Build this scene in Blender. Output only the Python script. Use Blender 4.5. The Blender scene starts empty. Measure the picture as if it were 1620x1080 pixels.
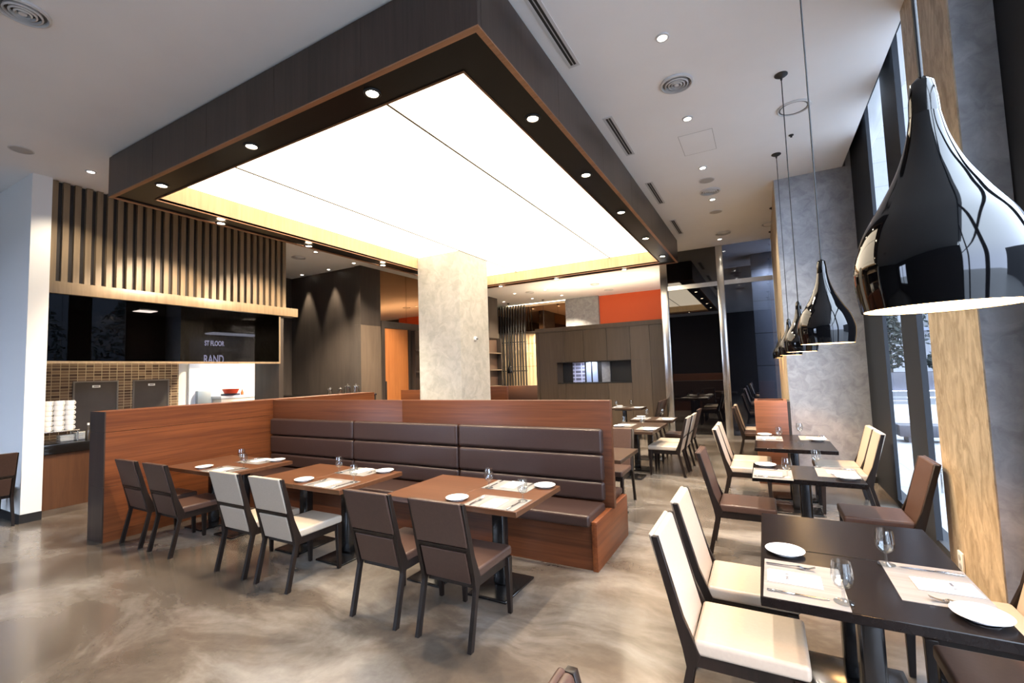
import bpy, bmesh, math, random
from mathutils import Vector, Matrix
random.seed(7)
SC = bpy.context.scene
COL = SC.collection
PI = math.pi

# ------------------------------------------------------------------ helpers
class MB:
    """collects shapes into one mesh"""
    def __init__(s):
        s.bm = bmesh.new()
    def _merge(s, b, M=None, smooth=False):
        if M is not None:
            b.transform(M)
        for f in b.faces:
            f.smooth = smooth
        me = bpy.data.meshes.new('tmp')
        b.to_mesh(me); b.free()
        s.bm.from_mesh(me)
        bpy.data.meshes.remove(me)
        return s
    def box(s, x0, x1, y0, y1, z0, z1, bev=0.0, seg=2, M=None):
        b = bmesh.new()
        bmesh.ops.create_cube(b, size=1.0)
        for v in b.verts:
            v.co = Vector((x0 + (v.co.x + .5) * (x1 - x0), y0 + (v.co.y + .5) * (y1 - y0), z0 + (v.co.z + .5) * (z1 - z0)))
        if bev > 0:
            bev = min(bev, .49 * min(abs(x1 - x0), abs(y1 - y0), abs(z1 - z0)))
            bmesh.ops.bevel(b, geom=list(b.edges), offset=bev, segments=seg, profile=.5, affect='EDGES')
        return s._merge(b, M, bev > 0)
    def hexa(s, pts, bev=0.0, seg=2, M=None):
        """8 points: bottom ring 4, top ring 4 (counter-clockwise seen from above)"""
        b = bmesh.new()
        v = [b.verts.new(p) for p in pts]
        for q in ((3, 2, 1, 0), (4, 5, 6, 7), (0, 1, 5, 4), (1, 2, 6, 5), (2, 3, 7, 6), (3, 0, 4, 7)):
            b.faces.new([v[i] for i in q])
        bmesh.ops.recalc_face_normals(b, faces=list(b.faces))
        if bev > 0:
            bmesh.ops.bevel(b, geom=list(b.edges), offset=bev, segments=seg, profile=.5, affect='EDGES')
        return s._merge(b, M, bev > 0)
    def prism(s, poly, axis, a, c, bev=0.0, M=None):
        """poly of 2D points extruded along axis ('x': poly=(y,z); 'y': (x,z); 'z': (x,y)) from a to c"""
        b = bmesh.new()
        def P(p, t):
            return {'x': (t, p[0], p[1]), 'y': (p[0], t, p[1]), 'z': (p[0], p[1], t)}[axis]
        r0 = [b.verts.new(P(p, a)) for p in poly]
        r1 = [b.verts.new(P(p, c)) for p in poly]
        n = len(poly)
        b.faces.new(r0); b.faces.new(list(reversed(r1)))
        for i in range(n):
            b.faces.new((r0[i], r1[i], r1[(i + 1) % n], r0[(i + 1) % n]))
        bmesh.ops.recalc_face_normals(b, faces=list(b.faces))
        if bev > 0:
            bmesh.ops.bevel(b, geom=list(b.edges), offset=bev, segments=1, affect='EDGES')
        return s._merge(b, M, bev > 0)
    def lathe(s, prof, n=24, M=None, close=False):
        """prof of (r, z) points about the z axis"""
        b = bmesh.new()
        rings = []
        for r, z in prof:
            if r < 1e-6:
                rings.append([b.verts.new((0, 0, z))])
            else:
                rings.append([b.verts.new((r * math.cos(2 * PI * i / n), r * math.sin(2 * PI * i / n), z)) for i in range(n)])
        pairs = list(zip(rings[:-1], rings[1:]))
        if close:
            pairs.append((rings[-1], rings[0]))
        for A, B in pairs:
            for i in range(n):
                j = (i + 1) % n
                if len(A) == 1 and len(B) == 1:
                    continue
                if len(A) == 1:
                    b.faces.new((A[0], B[i], B[j]))
                elif len(B) == 1:
                    b.faces.new((A[i], A[j], B[0]))
                else:
                    b.faces.new((A[i], A[j], B[j], B[i]))
        bmesh.ops.recalc_face_normals(b, faces=list(b.faces))
        return s._merge(b, M, True)
    def cyl(s, x, y, z0, z1, r, n=24, r2=None, smooth=True):
        r2 = r if r2 is None else r2
        return s.lathe([(0, z0), (r, z0), (r2, z1), (0, z1)], n, Matrix.Translation((x, y, 0)))
    def tube(s, pts, r, n=8):
        pts = [Vector(p) for p in pts]
        b = bmesh.new(); rings = []
        for i, p in enumerate(pts):
            d = (pts[min(i + 1, len(pts) - 1)] - pts[max(i - 1, 0)]).normalized()
            u = d.orthogonal().normalized() if i == 0 else (u - d * u.dot(d)).normalized()
            w = d.cross(u)
            rings.append([b.verts.new(p + r * (math.cos(2 * PI * k / n) * u + math.sin(2 * PI * k / n) * w)) for k in range(n)])
        for A, B in zip(rings[:-1], rings[1:]):
            for k in range(n):
                b.faces.new((A[k], A[(k + 1) % n], B[(k + 1) % n], B[k]))
        b.faces.new(rings[0]); b.faces.new(rings[-1])
        bmesh.ops.recalc_face_normals(b, faces=list(b.faces))
        return s._merge(b, None, True)
    def quad(s, a, b_, c, d):
        b = bmesh.new()
        b.faces.new([b.verts.new(p) for p in (a, b_, c, d)])
        return s._merge(b)
    def build(s, name, mat, parent=None, wn=False, kind=None):
        me = bpy.data.meshes.new(name)
        s.bm.to_mesh(me); s.bm.free()
        me.materials.append(mat)
        try:
            me.set_sharp_from_angle(angle=math.radians(38))
        except Exception:
            pass
        o = bpy.data.objects.new(name, me)
        COL.objects.link(o)
        if parent is not None:
            o.parent = parent
        if wn:
            m = o.modifiers.new('wn', 'WEIGHTED_NORMAL'); m.keep_sharp = True
        if kind:
            o['kind'] = kind
        return o

def tag(o, label, cat, group=None):
    o['label'] = label; o['category'] = cat
    if group:
        o['group'] = group
    return o
def thing(name, label, cat, loc=(0, 0, 0), rz=0, group=None):
    o = bpy.data.objects.new(name, None)
    COL.objects.link(o)
    o.empty_display_size = .1
    o.location = loc; o.rotation_euler = (0, 0, rz)
    return tag(o, label, cat, group)
def dup(src, loc, rz, label, group=None, mats=None):
    """copy of a thing with copies of its parts and sub-parts"""
    def cp(o, parent):
        c = o.copy()
        COL.objects.link(c)
        c.parent = parent
        if mats and o.type == 'MESH' and o.name.split('.')[0] in mats:
            c.material_slots[0].link = 'OBJECT'
            c.material_slots[0].material = mats[o.name.split('.')[0]]
        for ch in list(o.children):
            cp(ch, c)
        return c
    r = cp(src, None)
    r.location = loc; r.rotation_euler = (0, 0, rz)
    r['label'] = label
    if group:
        r['group'] = group
    elif 'group' in r:
        del r['group']
    return r
def struct(name, mb, mat, parent=None):
    return mb.build(name, mat, parent, kind='structure' if parent is None else None)
def text(name, body, size, M, mat, parent, extrude=0.001, bold=0.0):
    cu = bpy.data.curves.new(name, 'FONT')
    cu.body = body; cu.size = size; cu.extrude = extrude; cu.offset = bold
    cu.align_x = 'LEFT'
    cu.materials.append(mat)
    f = bpy.data.objects.new('font_tmp', cu)
    COL.objects.link(f)
    dg = bpy.context.evaluated_depsgraph_get()
    me = bpy.data.meshes.new_from_object(f.evaluated_get(dg))
    bpy.data.objects.remove(f); bpy.data.curves.remove(cu)
    me.name = name
    if not me.materials:
        me.materials.append(mat)
    o = bpy.data.objects.new(name, me)
    COL.objects.link(o)
    o.parent = parent
    o.matrix_basis = M
    return o
def lamp(name, kind, loc, power, color, parent, size=.04, spot=None, blend=.5, target=None):
    d = bpy.data.lights.new(name, kind)
    d.energy = power; d.color = color
    if kind in ('SPOT', 'POINT'):
        d.shadow_soft_size = size
    if kind == 'SPOT':
        d.spot_size = spot; d.spot_blend = blend
    o = bpy.data.objects.new(name, d)
    COL.objects.link(o); o.location = loc
    if target is not None:
        o.rotation_euler = (Vector(target) - Vector(loc)).to_track_quat('-Z', 'Y').to_euler()
    o.parent = parent
    return o

# ------------------------------------------------------------------ materials
def new_mat(name):
    m = bpy.data.materials.new(name); m.use_nodes = True
    nt = m.node_tree
    return m, nt, nt.nodes, nt.links, nt.nodes['Principled BSDF']
def rgb(c):
    return (c[0], c[1], c[2], 1)
def plain(name, c, rough=.5, metal=0.0, spec=.5, coat=0.0, noise=0.0, nscale=8, bump=0.0):
    m, nt, N, L, b = new_mat(name)
    b.inputs['Base Color'].default_value = rgb(c)
    b.inputs['Roughness'].default_value = rough
    b.inputs['Metallic'].default_value = metal
    b.inputs['Specular IOR Level'].default_value = spec
    b.inputs['Coat Weight'].default_value = coat
    b.inputs['Coat Roughness'].default_value = .08
    if noise or bump:
        tc = N.new('ShaderNodeTexCoord'); nz = N.new('ShaderNodeTexNoise')
        nz.inputs['Scale'].default_value = nscale; nz.inputs['Detail'].default_value = 5
        L.new(tc.outputs['Object'], nz.inputs['Vector'])
        if noise:
            r = N.new('ShaderNodeValToRGB')
            r.color_ramp.elements[0].position = .3; r.color_ramp.elements[1].position = .7
            r.color_ramp.elements[0].color = rgb([x * (1 - noise) for x in c])
            r.color_ramp.elements[1].color = rgb([min(1, x * (1 + noise)) for x in c])
            L.new(nz.outputs['Fac'], r.inputs['Fac']); L.new(r.outputs['Color'], b.inputs['Base Color'])
        if bump:
            bp = N.new('ShaderNodeBump'); bp.inputs['Strength'].default_value = bump; bp.inputs['Distance'].default_value = .004
            L.new(nz.outputs['Fac'], bp.inputs['Height']); L.new(bp.outputs['Normal'], b.inputs['Normal'])
    return m
def wood(name, c1, c2, axis='x', rough=.35, spec=.5, coat=0.0, fine=30.0, board=0.0):
    m, nt, N, L, b = new_mat(name)
    tc = N.new('ShaderNodeTexCoord'); mp = N.new('ShaderNodeMapping')
    s = {'x': (.9, fine, fine), 'y': (fine, .9, fine), 'z': (fine, fine, .9)}[axis]
    mp.inputs['Scale'].default_value = s
    nz = N.new('ShaderNodeTexNoise'); nz.inputs['Scale'].default_value = 1.0; nz.inputs['Detail'].default_value = 8; nz.inputs['Roughness'].default_value = .65
    nz.inputs['Distortion'].default_value = .6
    L.new(tc.outputs['Object'], mp.inputs['Vector']); L.new(mp.outputs['Vector'], nz.inputs['Vector'])
    mp2 = N.new('ShaderNodeMapping'); mp2.inputs['Scale'].default_value = [x * .12 + .25 for x in s]
    nz2 = N.new('ShaderNodeTexNoise'); nz2.inputs['Scale'].default_value = 1.0; nz2.inputs['Detail'].default_value = 3
    L.new(tc.outputs['Object'], mp2.inputs['Vector']); L.new(mp2.outputs['Vector'], nz2.inputs['Vector'])
    mx = N.new('ShaderNodeMath'); mx.operation = 'MULTIPLY_ADD'; mx.inputs[1].default_value = .6
    mm = N.new('ShaderNodeMath'); mm.operation = 'MULTIPLY'; mm.inputs[1].default_value = .4
    L.new(nz2.outputs['Fac'], mm.inputs[0]); L.new(nz.outputs['Fac'], mx.inputs[0]); L.new(mm.outputs[0], mx.inputs[2])
    r = N.new('ShaderNodeValToRGB')
    r.color_ramp.elements[0].position = .36; r.color_ramp.elements[1].position = .64
    r.color_ramp.elements[0].color = rgb(c1); r.color_ramp.elements[1].color = rgb(c2)
    L.new(mx.outputs[0], r.inputs['Fac']); L.new(r.outputs['Color'], b.inputs['Base Color'])
    b.inputs['Roughness'].default_value = rough; b.inputs['Specular IOR Level'].default_value = spec
    b.inputs['Coat Weight'].default_value = coat; b.inputs['Coat Roughness'].default_value = .12
    return m
def plaster(name, c1, c2, rough=.55, scale=5.0, stretch=(1, 1, 1), spec=.4):
    m, nt, N, L, b = new_mat(name)
    tc = N.new('ShaderNodeTexCoord'); mp = N.new('ShaderNodeMapping'); mp.inputs['Scale'].default_value = stretch
    L.new(tc.outputs['Object'], mp.inputs['Vector'])
    w = N.new('ShaderNodeTexNoise'); w.inputs['Scale'].default_value = scale * .6; w.inputs['Detail'].default_value = 4
    L.new(mp.outputs['Vector'], w.inputs['Vector'])
    va = N.new('ShaderNodeVectorMath'); va.operation = 'MULTIPLY_ADD'
    va.inputs[1].default_value = (.3, .3, .3)
    L.new(w.outputs['Color'], va.inputs[0]); L.new(mp.outputs['Vector'], va.inputs[2])
    n1 = N.new('ShaderNodeTexNoise'); n1.inputs['Scale'].default_value = scale; n1.inputs['Detail'].default_value = 9; n1.inputs['Roughness'].default_value = .62
    n1.inputs['Distortion'].default_value = .7
    L.new(va.outputs[0], n1.inputs['Vector'])
    r = N.new('ShaderNodeValToRGB')
    r.color_ramp.elements[0].position = .35; r.color_ramp.elements[1].position = .66
    r.color_ramp.elements[0].color = rgb(c1); r.color_ramp.elements[1].color = rgb(c2)
    L.new(n1.outputs['Fac'], r.inputs['Fac']); L.new(r.outputs['Color'], b.inputs['Base Color'])
    bp = N.new('ShaderNodeBump'); bp.inputs['Strength'].default_value = .25; bp.inputs['Distance'].default_value = .01
    L.new(n1.outputs['Fac'], bp.inputs['Height']); L.new(bp.outputs['Normal'], b.inputs['Normal'])
    b.inputs['Roughness'].default_value = rough; b.inputs['Specular IOR Level'].default_value = spec
    return m
def emit(name, c, s):
    m, nt, N, L, b = new_mat(name)
    b.inputs['Base Color'].default_value = rgb([x * .8 for x in c])
    b.inputs['Emission Color'].default_value = rgb(c)
    b.inputs['Emission Strength'].default_value = s
    return m
def fres(N, L, r0, k):
    """Schlick reflectance that is the same from both sides"""
    lw = N.new('ShaderNodeLayerWeight'); lw.inputs['Blend'].default_value = .5
    pw = N.new('ShaderNodeMath'); pw.operation = 'POWER'; pw.inputs[1].default_value = 5
    ma = N.new('ShaderNodeMath'); ma.operation = 'MULTIPLY_ADD'; ma.inputs[1].default_value = k; ma.inputs[2].default_value = r0
    L.new(lw.outputs['Facing'], pw.inputs[0]); L.new(pw.outputs[0], ma.inputs[0])
    return ma.outputs[0]
def thin_glass(name, tint=(1, 1, 1), r0=.04, k=.9, rough=0.0):
    m, nt, N, L, b = new_mat(name)
    N.remove(b)
    out = N['Material Output']
    t = N.new('ShaderNodeBsdfTransparent'); t.inputs['Color'].default_value = rgb(tint)
    g = N.new('ShaderNodeBsdfGlossy'); g.inputs['Roughness'].default_value = rough
    mx = N.new('ShaderNodeMixShader')
    L.new(fres(N, L, r0, k), mx.inputs['Fac']); L.new(t.outputs[0], mx.inputs[1]); L.new(g.outputs[0], mx.inputs[2])
    L.new(mx.outputs[0], out.inputs['Surface'])
    return m
def mirror_glass(name, tint, fac, base, trans=0.0):
    """dark tinted glass: mirror reflection over a dark body, optionally see-through"""
    m, nt, N, L, b = new_mat(name)
    out = N['Material Output']
    b.inputs['Base Color'].default_value = rgb(base); b.inputs['Roughness'].default_value = .3; b.inputs['Specular IOR Level'].default_value = 0
    body = b.outputs[0]
    if trans:
        t = N.new('ShaderNodeBsdfTransparent'); t.inputs['Color'].default_value = (trans, trans, trans * 1.1, 1)
        body = t.outputs[0]
    g = N.new('ShaderNodeBsdfGlossy'); g.inputs['Roughness'].default_value = .01; g.inputs['Color'].default_value = rgb(tint)
    mx = N.new('ShaderNodeMixShader')
    L.new(fres(N, L, fac, min(.9, 1 - fac)), mx.inputs['Fac']); L.new(body, mx.inputs[1]); L.new(g.outputs[0], mx.inputs[2])
    L.new(mx.outputs[0], out.inputs['Surface'])
    return m
def brick(name, c1, c2, mortar, bw, bh, rough=.3, plane='yz', msize=.03, offset=0.0, bias=0.0):
    m, nt, N, L, b = new_mat(name)
    tc = N.new('ShaderNodeTexCoord'); sp = N.new('ShaderNodeSeparateXYZ'); cb = N.new('ShaderNodeCombineXYZ')
    L.new(tc.outputs['Object'], sp.inputs[0])
    a, c = {'yz': ('Y', 'Z'), 'xz': ('X', 'Z'), 'xy': ('X', 'Y')}[plane]
    L.new(sp.outputs[a], cb.inputs['X']); L.new(sp.outputs[c], cb.inputs['Y'])
    t = N.new('ShaderNodeTexBrick')
    t.offset = offset; t.squash = 1
    t.inputs['Color1'].default_value = rgb(c1); t.inputs['Color2'].default_value = rgb(c2); t.inputs['Mortar'].default_value = rgb(mortar)
    t.inputs['Scale'].default_value = 1.0; t.inputs['Brick Width'].default_value = bw; t.inputs['Row Height'].default_value = bh
    t.inputs['Mortar Size'].default_value = msize; t.inputs['Bias'].default_value = bias
    L.new(cb.outputs[0], t.inputs['Vector']); L.new(t.outputs['Color'], b.inputs['Base Color'])
    b.inputs['Roughness'].default_value = rough
    return m

WHITE_CEIL = plain('ceiling_paint', (.90, .90, .90), .75, noise=.02, nscale=1.5)
PIER_PAINT = plain('white_wall_paint', (.78, .78, .77), .6)
PLASTER_G = plaster('grey_stucco', (.27, .275, .29), (.42, .425, .44), .5, 6.5)
PLASTER_T = plaster('tan_stucco', (.25, .185, .11), (.50, .40, .275), .5, 11.0, (1, 1, .40))  # stucco with a tan tint, used on the flanks facing the room
PLASTER_LIT = plaster('panel_lit_stucco', (.40, .385, .34), (.54, .515, .465), .55, 5.5)  # grey stucco made paler and warmer, the panel's light put into its colour
W_BOX = wood('dark_walnut_veneer', (.020, .0125, .0095), (.050, .032, .025), 'z', .32, .4, fine=22, coat=.0)
W_TRIM = wood('walnut_trim', (.20, .085, .035), (.34, .15, .065), 'x', .4)
W_BOX_LIT = wood('panel_lit_veneer', (.50, .34, .18), (.66, .47, .27), 'z', .45, fine=18)  # box veneer coloured bright cream, as the glowing panel lights it
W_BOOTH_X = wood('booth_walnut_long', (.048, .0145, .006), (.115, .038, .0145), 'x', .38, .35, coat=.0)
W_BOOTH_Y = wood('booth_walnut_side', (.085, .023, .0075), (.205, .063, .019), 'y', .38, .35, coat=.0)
W_BOX_SCREEN = wood('screen_box_walnut', (.075, .026, .011), (.17, .066, .030), 'x', .4)
W_DOOR = wood('orange_door_veneer', (.36, .125, .035), (.52, .20, .06), 'z', .4, fine=14)
W_TABLE = wood('table_walnut', (.066, .026, .0115), (.108, .046, .022), 'x', .28, .35, fine=24, coat=.0)
W_TABLE_D = wood('table_espresso', (.0035, .0025, .0023), (.0075, .0052, .0048), 'x', .24, .16, fine=24, coat=0)
W_CHAIR = wood('chair_frame_wood', (.006, .004, .003), (.017, .0105, .008), 'z', .4, .25, fine=30)
W_DARK = wood('dark_wall_panel', (.022, .017, .0145), (.041, .032, .027), 'z', .42, .4, fine=12)
W_DARK_L = wood('taupe_wall_panel', (.075, .055, .040), (.125, .093, .068), 'z', .42, .4, fine=12)
W_SLAT = wood('slat_wood', (.15, .105, .06), (.25, .18, .108), 'z', .42, fine=18)
W_SLAT_B = plain('slat_back_board', (.022, .016, .013), .6)
W_KIT = wood('counter_front_wood', (.055, .022, .010), (.11, .048, .022), 'z', .4, fine=14)
W_CAB = wood('cabinet_veneer', (.075, .052, .033), (.110, .078, .050), 'z', .45, fine=12)
W_CAB2 = wood('cabinet_veneer_pale', (.105, .073, .045), (.145, .103, .066), 'z', .45, fine=12)
BLACK = plain('matt_black', (.010, .010, .011), .5)
SOFFIT = plain('dark_soffit_lacquer', (.005, .004, .0035), .3, spec=.12)
LEATHER_B = plain('brown_leather', (.058, .032, .0235), .36, spec=.3, noise=.08, nscale=60, bump=.06)
LEATHER_C = plain('cream_leather', (.40, .338, .268), .4, spec=.45, noise=.03, nscale=60, bump=.05)
LEATHER_BOOTH = plain('booth_leather', (.034, .019, .016), .33, spec=.4, noise=.08, nscale=50, bump=.06)
STEEL = plain('brushed_steel', (.60, .59, .57), .22, metal=1.0)
STEEL_M = plain('satin_hatch_steel', (.13, .115, .105), .42, metal=.7, noise=.12, nscale=2)
HATCH_F = plain('hatch_frame_steel', (.22, .20, .18), .4, metal=.6)
CUTLERY = plain('cutlery_steel', (.75, .75, .77), .12, metal=1.0)
DARKMETAL = plain('table_base_steel', (.007, .0065, .0065), .22, spec=.5)
FRAME_M = plain('window_frame_metal', (.016, .018, .022), .6, spec=.15)
PORCELAIN = plain('white_porcelain', (.86, .85, .83), .15, coat=.4)
PAPER = plain('napkin_paper', (.88, .87, .85), .8)
INK = plain('dark_ink', (.10, .10, .11), .8)
MAT_G = wood('woven_grey_vinyl', (.115, .108, .102), (.195, .186, .178), 'y', .6, fine=160)
GLASS = thin_glass('goblet_glass', (.97, .98, .98), .05, .8)
GLASS_S = thin_glass('goblet_stem_glass', (.90, .92, .93), .12, .8)
WINGLASS = thin_glass('window_glass', (.97, .98, .99), .02, .45)
DARKGLASS = mirror_glass('smoked_mirror_glass', (.85, .85, .85), .10, (.002, .002, .003))
SEEGLASS = mirror_glass('smoked_clear_glass', (.85, .9, 1.0), .07, (.002, .002, .003), .5)
KITGLASS = mirror_glass('black_glass_screen', (.7, .75, .85), .035, (.002, .002, .003), .09)
BRONZE = mirror_glass('bronze_mirror', (.62, .36, .20), .55, (.03, .015, .008))
LACQUER = plain('black_pendant_lacquer', (.003, .003, .0035), .05, spec=.5)
LINING = plain('pendant_white_lining', (.85, .80, .70), .5)
GLOW = emit('pendant_glow', (1, .62, .28), 26)
PANEL = emit('luminous_ceiling_film', (1, .85, .64), 4.1)
LAMP_E = emit('spot_lens_glow', (1, .80, .55), 60)
LAMP_C = emit('downlight_lens_glow', (1, .90, .75), 14)
VENT_W = plain('white_diffuser_metal', (.62, .62, .62), .4)
VENT_D = plain('diffuser_shadow_metal', (.10, .10, .10), .5)
SPEAKER = plain('speaker_grille', (.42, .41, .40), .6)
PLASTIC_W = plain('white_plastic', (.82, .81, .78), .35)
ORANGE = plain('orange_wall_paint', (.75, .115, .025), .5)
LETTER = emit('reflected_lettering_glow', (.34, .38, .72), .30)  # self-lit letters paint in a sign's reflection on the glass
RED = plain('red_bowl_plastic', (.62, .07, .03), .35)
CREAM_WALL = plain('kitchen_cream_paint', (.74, .71, .65), .6)
WHITE_T = plain('kitchen_white_panel', (.80, .84, .90), .4)
TILE = brick('kitchen_mosaic_tiles', (.065, .037, .024), (.24, .155, .095), (.44, .34, .22), .108, .05, .22, 'yz', .0045, 0.0, -.1)
STONE_TILE = brick('beige_stone_tiles', (.50, .38, .24), (.46, .35, .22), (.20, .15, .09), 1.2, .95, .4, 'xz', .012)
GRANITE = plain('blue_grey_granite', (.20, .22, .25), .4, noise=.5, nscale=90)
COUNTER_T = plain('black_stone_top', (.008, .008, .008), .12, coat=.5)
TREE = plain('tree_leaf', (.009, .014, .011), .7, noise=.4, nscale=4)
BARK = plain('tree_bark', (.05, .04, .03), .8)
PLANTER_M = plain('planter_grey', (.035, .035, .045), .6)
FACADE = brick('pale_facade_panels', (.088, .090, .094), (.083, .086, .092), (.035, .038, .046), 2.6, 1.75, .5, 'xz', .02)
PAVE = brick('pale_paving', (.22, .223, .23), (.19, .194, .203), (.12, .126, .138), 1.2, .6, .5, 'xy', .012, .5)
ROAD = plain('road_asphalt', (.04, .043, .05), .6, noise=.1, nscale=6)
ROADLINE = plain('road_marking_paint', (.20, .20, .20), .6)

def floor_mat():
    m, nt, N, L, b = new_mat('polished_concrete')
    tc = N.new('ShaderNodeTexCoord')
    n0 = N.new('ShaderNodeTexNoise'); n0.inputs['Scale'].default_value = .55; n0.inputs['Detail'].default_value = 4
    L.new(tc.outputs['Object'], n0.inputs['Vector'])
    va = N.new('ShaderNodeVectorMath'); va.operation = 'MULTIPLY_ADD'; va.inputs[1].default_value = (.9, .9, 0)
    L.new(n0.outputs['Color'], va.inputs[0]); L.new(tc.outputs['Object'], va.inputs[2])
    mp = N.new('ShaderNodeMapping'); mp.inputs['Scale'].default_value = (.75, 1.5, 1); mp.inputs['Rotation'].default_value = (0, 0, .5)
    L.new(va.outputs[0], mp.inputs['Vector'])
    n1 = N.new('ShaderNodeTexNoise'); n1.inputs['Scale'].default_value = .9; n1.inputs['Detail'].default_value = 9; n1.inputs['Roughness'].default_value = .58; n1.inputs['Distortion'].default_value = .5
    L.new(mp.outputs['Vector'], n1.inputs['Vector'])
    r = N.new('ShaderNodeValToRGB')
    e = r.color_ramp.elements
    e[0].position = .30; e[0].color = (.058, .045, .034, 1)
    e[1].position = .72; e[1].color = (.27, .25, .228, 1)
    k = e.new(.46); k.color = (.092, .075, .060, 1)
    k = e.new(.55); k.color = (.155, .137, .119, 1)
    L.new(n1.outputs['Fac'], r.inputs['Fac'])
    n2 = N.new('ShaderNodeTexNoise'); n2.inputs['Scale'].default_value = 14; n2.inputs['Detail'].default_value = 8; n2.inputs['Roughness'].default_value = .7
    L.new(va.outputs[0], n2.inputs['Vector'])
    mr = N.new('ShaderNodeMapRange'); mr.inputs['From Min'].default_value = .3; mr.inputs['From Max'].default_value = .7
    mr.inputs['To Min'].default_value = .88; mr.inputs['To Max'].default_value = 1.1
    L.new(n2.outputs['Fac'], mr.inputs['Value'])
    mu = N.new('ShaderNodeVectorMath'); mu.operation = 'MULTIPLY'
    L.new(r.outputs['Color'], mu.inputs[0]); L.new(mr.outputs[0], mu.inputs[1])
    L.new(mu.outputs[0], b.inputs['Base Color'])
    b.inputs['Roughness'].default_value = .22
    b.inputs['Specular IOR Level'].default_value = .5
    b.inputs['Coat Weight'].default_value = .25; b.inputs['Coat Roughness'].default_value = .10
    return m
FLOOR = floor_mat()

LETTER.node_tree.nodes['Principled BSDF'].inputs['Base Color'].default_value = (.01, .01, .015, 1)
# ------------------------------------------------------------------ the setting
CZ = 4.5
YB, YF = 14.6, -6.6
XL, XR = -9.8, 3.10
struct('floor', MB().box(XL, XR, YF, YB, -.08, 0), FLOOR)
struct('ceiling', MB().box(XL, 2.86, YF, YB, CZ, CZ + .12)
       .box(2.86, 3.35, YF, 9.1, 4.95, 5.05).box(2.86, 2.90, YF, 9.1, CZ + .12, 4.95), WHITE_CEIL)
# near left pier: blue-grey front, its narrow flank lit
struct('wall_left', MB().box(XL, -6.55, -.595, -.40, 0, CZ), PIER_PAINT)
struct('baseboard_left', MB().box(XL, -6.545, -.605, -.595, 0, .11).box(-6.55, -6.54, -.605, -.40, 0, .11), BLACK)
struct('wall_far_left', MB().box(XL - .15, XL, YF, YB, 0, CZ), W_DARK)
# rear wall behind the camera with a wide window opening
struct('wall_rear', MB().box(-8.2, -5.2, YF - .2, YF, 3.3, CZ).box(-8.2, -5.2, YF - .2, YF, 0, .7).box(XL, -8.2, YF - .2, YF, 0, CZ).box(-5.2, XR, YF - .2, YF, 0, CZ), W_DARK)
w4 = struct('window_3', MB().box(-8.2, -5.2, YF - .15, YF - .08, .7, .78).box(-8.2, -5.2, YF - .15, YF - .08, 3.22, 3.3)
            .box(-6.75, -6.65, YF - .15, YF - .08, .78, 3.22), FRAME_M)
MB().quad((-8.2, YF - .1, .78), (-5.2, YF - .1, .78), (-5.2, YF - .1, 3.22), (-8.2, YF - .1, 3.22)).build('pane', WINGLASS, w4)
# far grey pier at the end of the window wall
struct('wall_right', MB().box(2.0, 3.0, 5.275, 8.92, 0, CZ).box(2.90, 3.0, 5.275, 8.92, CZ, 4.95), PLASTER_G)
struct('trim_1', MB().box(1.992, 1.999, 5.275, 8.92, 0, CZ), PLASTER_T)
struct('baseboard_right', MB().box(2.0, 2.99, 5.262, 5.275, 0, .09), BLACK)
# near window column: tan-tinted flank towards the room, grey face towards the camera
struct('wall_column', MB().box(2.838, 3.036, 1.0, 1.92, 0, 4.95), PLASTER_G)
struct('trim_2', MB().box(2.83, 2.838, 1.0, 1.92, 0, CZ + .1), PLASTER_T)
# the window wall
w1 = struct('window_1', MB().box(2.962, 2.998, 4.15, 5.272, .06, 4.95).box(2.952, 2.998, 2.76, 3.30, .06, 4.95).box(2.965, 2.998, 1.922, 1.98, .06, 4.95)
            .box(2.965, 3.10, 1.922, 5.272, 0, .065).box(2.965, 2.998, 1.98, 5.272, 4.80, 4.95), FRAME_M)
for y0, y1 in ((3.30, 4.15), (1.98, 2.76)):
    MB().quad((2.99, y0, .065), (2.99, y1, .065), (2.99, y1, 4.80), (2.99, y0, 4.80)).build('pane', WINGLASS, w1)
m = MB()
for y0, y1 in ((.15, 1.0), (-1.15, -.95), (-2.95, -2.75), (-4.75, -4.55), (-6.6, -6.4)):
    m.box(3.04, 3.08, y0, y1 if y1 < 1 else 1.3, .06, 4.95)
m.box(3.0, 3.12, -6.6, 1.0, 0, .065).box(3.04, 3.08, -6.6, 1.0, 4.80, 4.95).box(3.04, 3.08, -6.6, .15, 3.05, 3.13)
w3 = struct('window_2', m, FRAME_M)
MB().quad((3.07, -6.6, .065), (3.07, .15, .065), (3.07, .15, 4.80), (3.07, -6.6, 4.80)).build('pane', WINGLASS, w3)
# back glass wall
struct('wall_back', MB().box(2.0, XR, 9.0, 9.1, 0, CZ).box(-.27, XR, 11.9, 12.0, 0, CZ).box(-.27, -.20, 9.08, 11.9, 0, CZ), BLACK)
gw = thing('glass_partition', 'dark smoked glass partition with brushed steel posts at the end of the room', 'partition', (0, 9, 0))
def gpart(name, mb, mat):
    o = mb.build(name, mat, gw); o.location = (0, -9, 0); return o
gpart('post', MB().box(-.44, -.27, 8.94, 9.08, 0, CZ, .006), STEEL)
gpart('post', MB().box(.85, 1.0, 8.94, 9.08, 0, CZ, .006), STEEL)
gpart('transom', MB().box(-.27, .85, 8.96, 9.04, 3.555, 3.66).box(1.0, 1.99, 8.96, 9.04, 3.555, 3.66), STEEL)
gpart('bottom_rail', MB().box(-.27, .85, 8.96, 9.04, 0, .07).box(1.0, 1.99, 8.96, 9.04, 0, .07), STEEL)
gpart('pane', MB().box(-.27, .85, 8.985, 9.0, .07, CZ), DARKGLASS)
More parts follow.
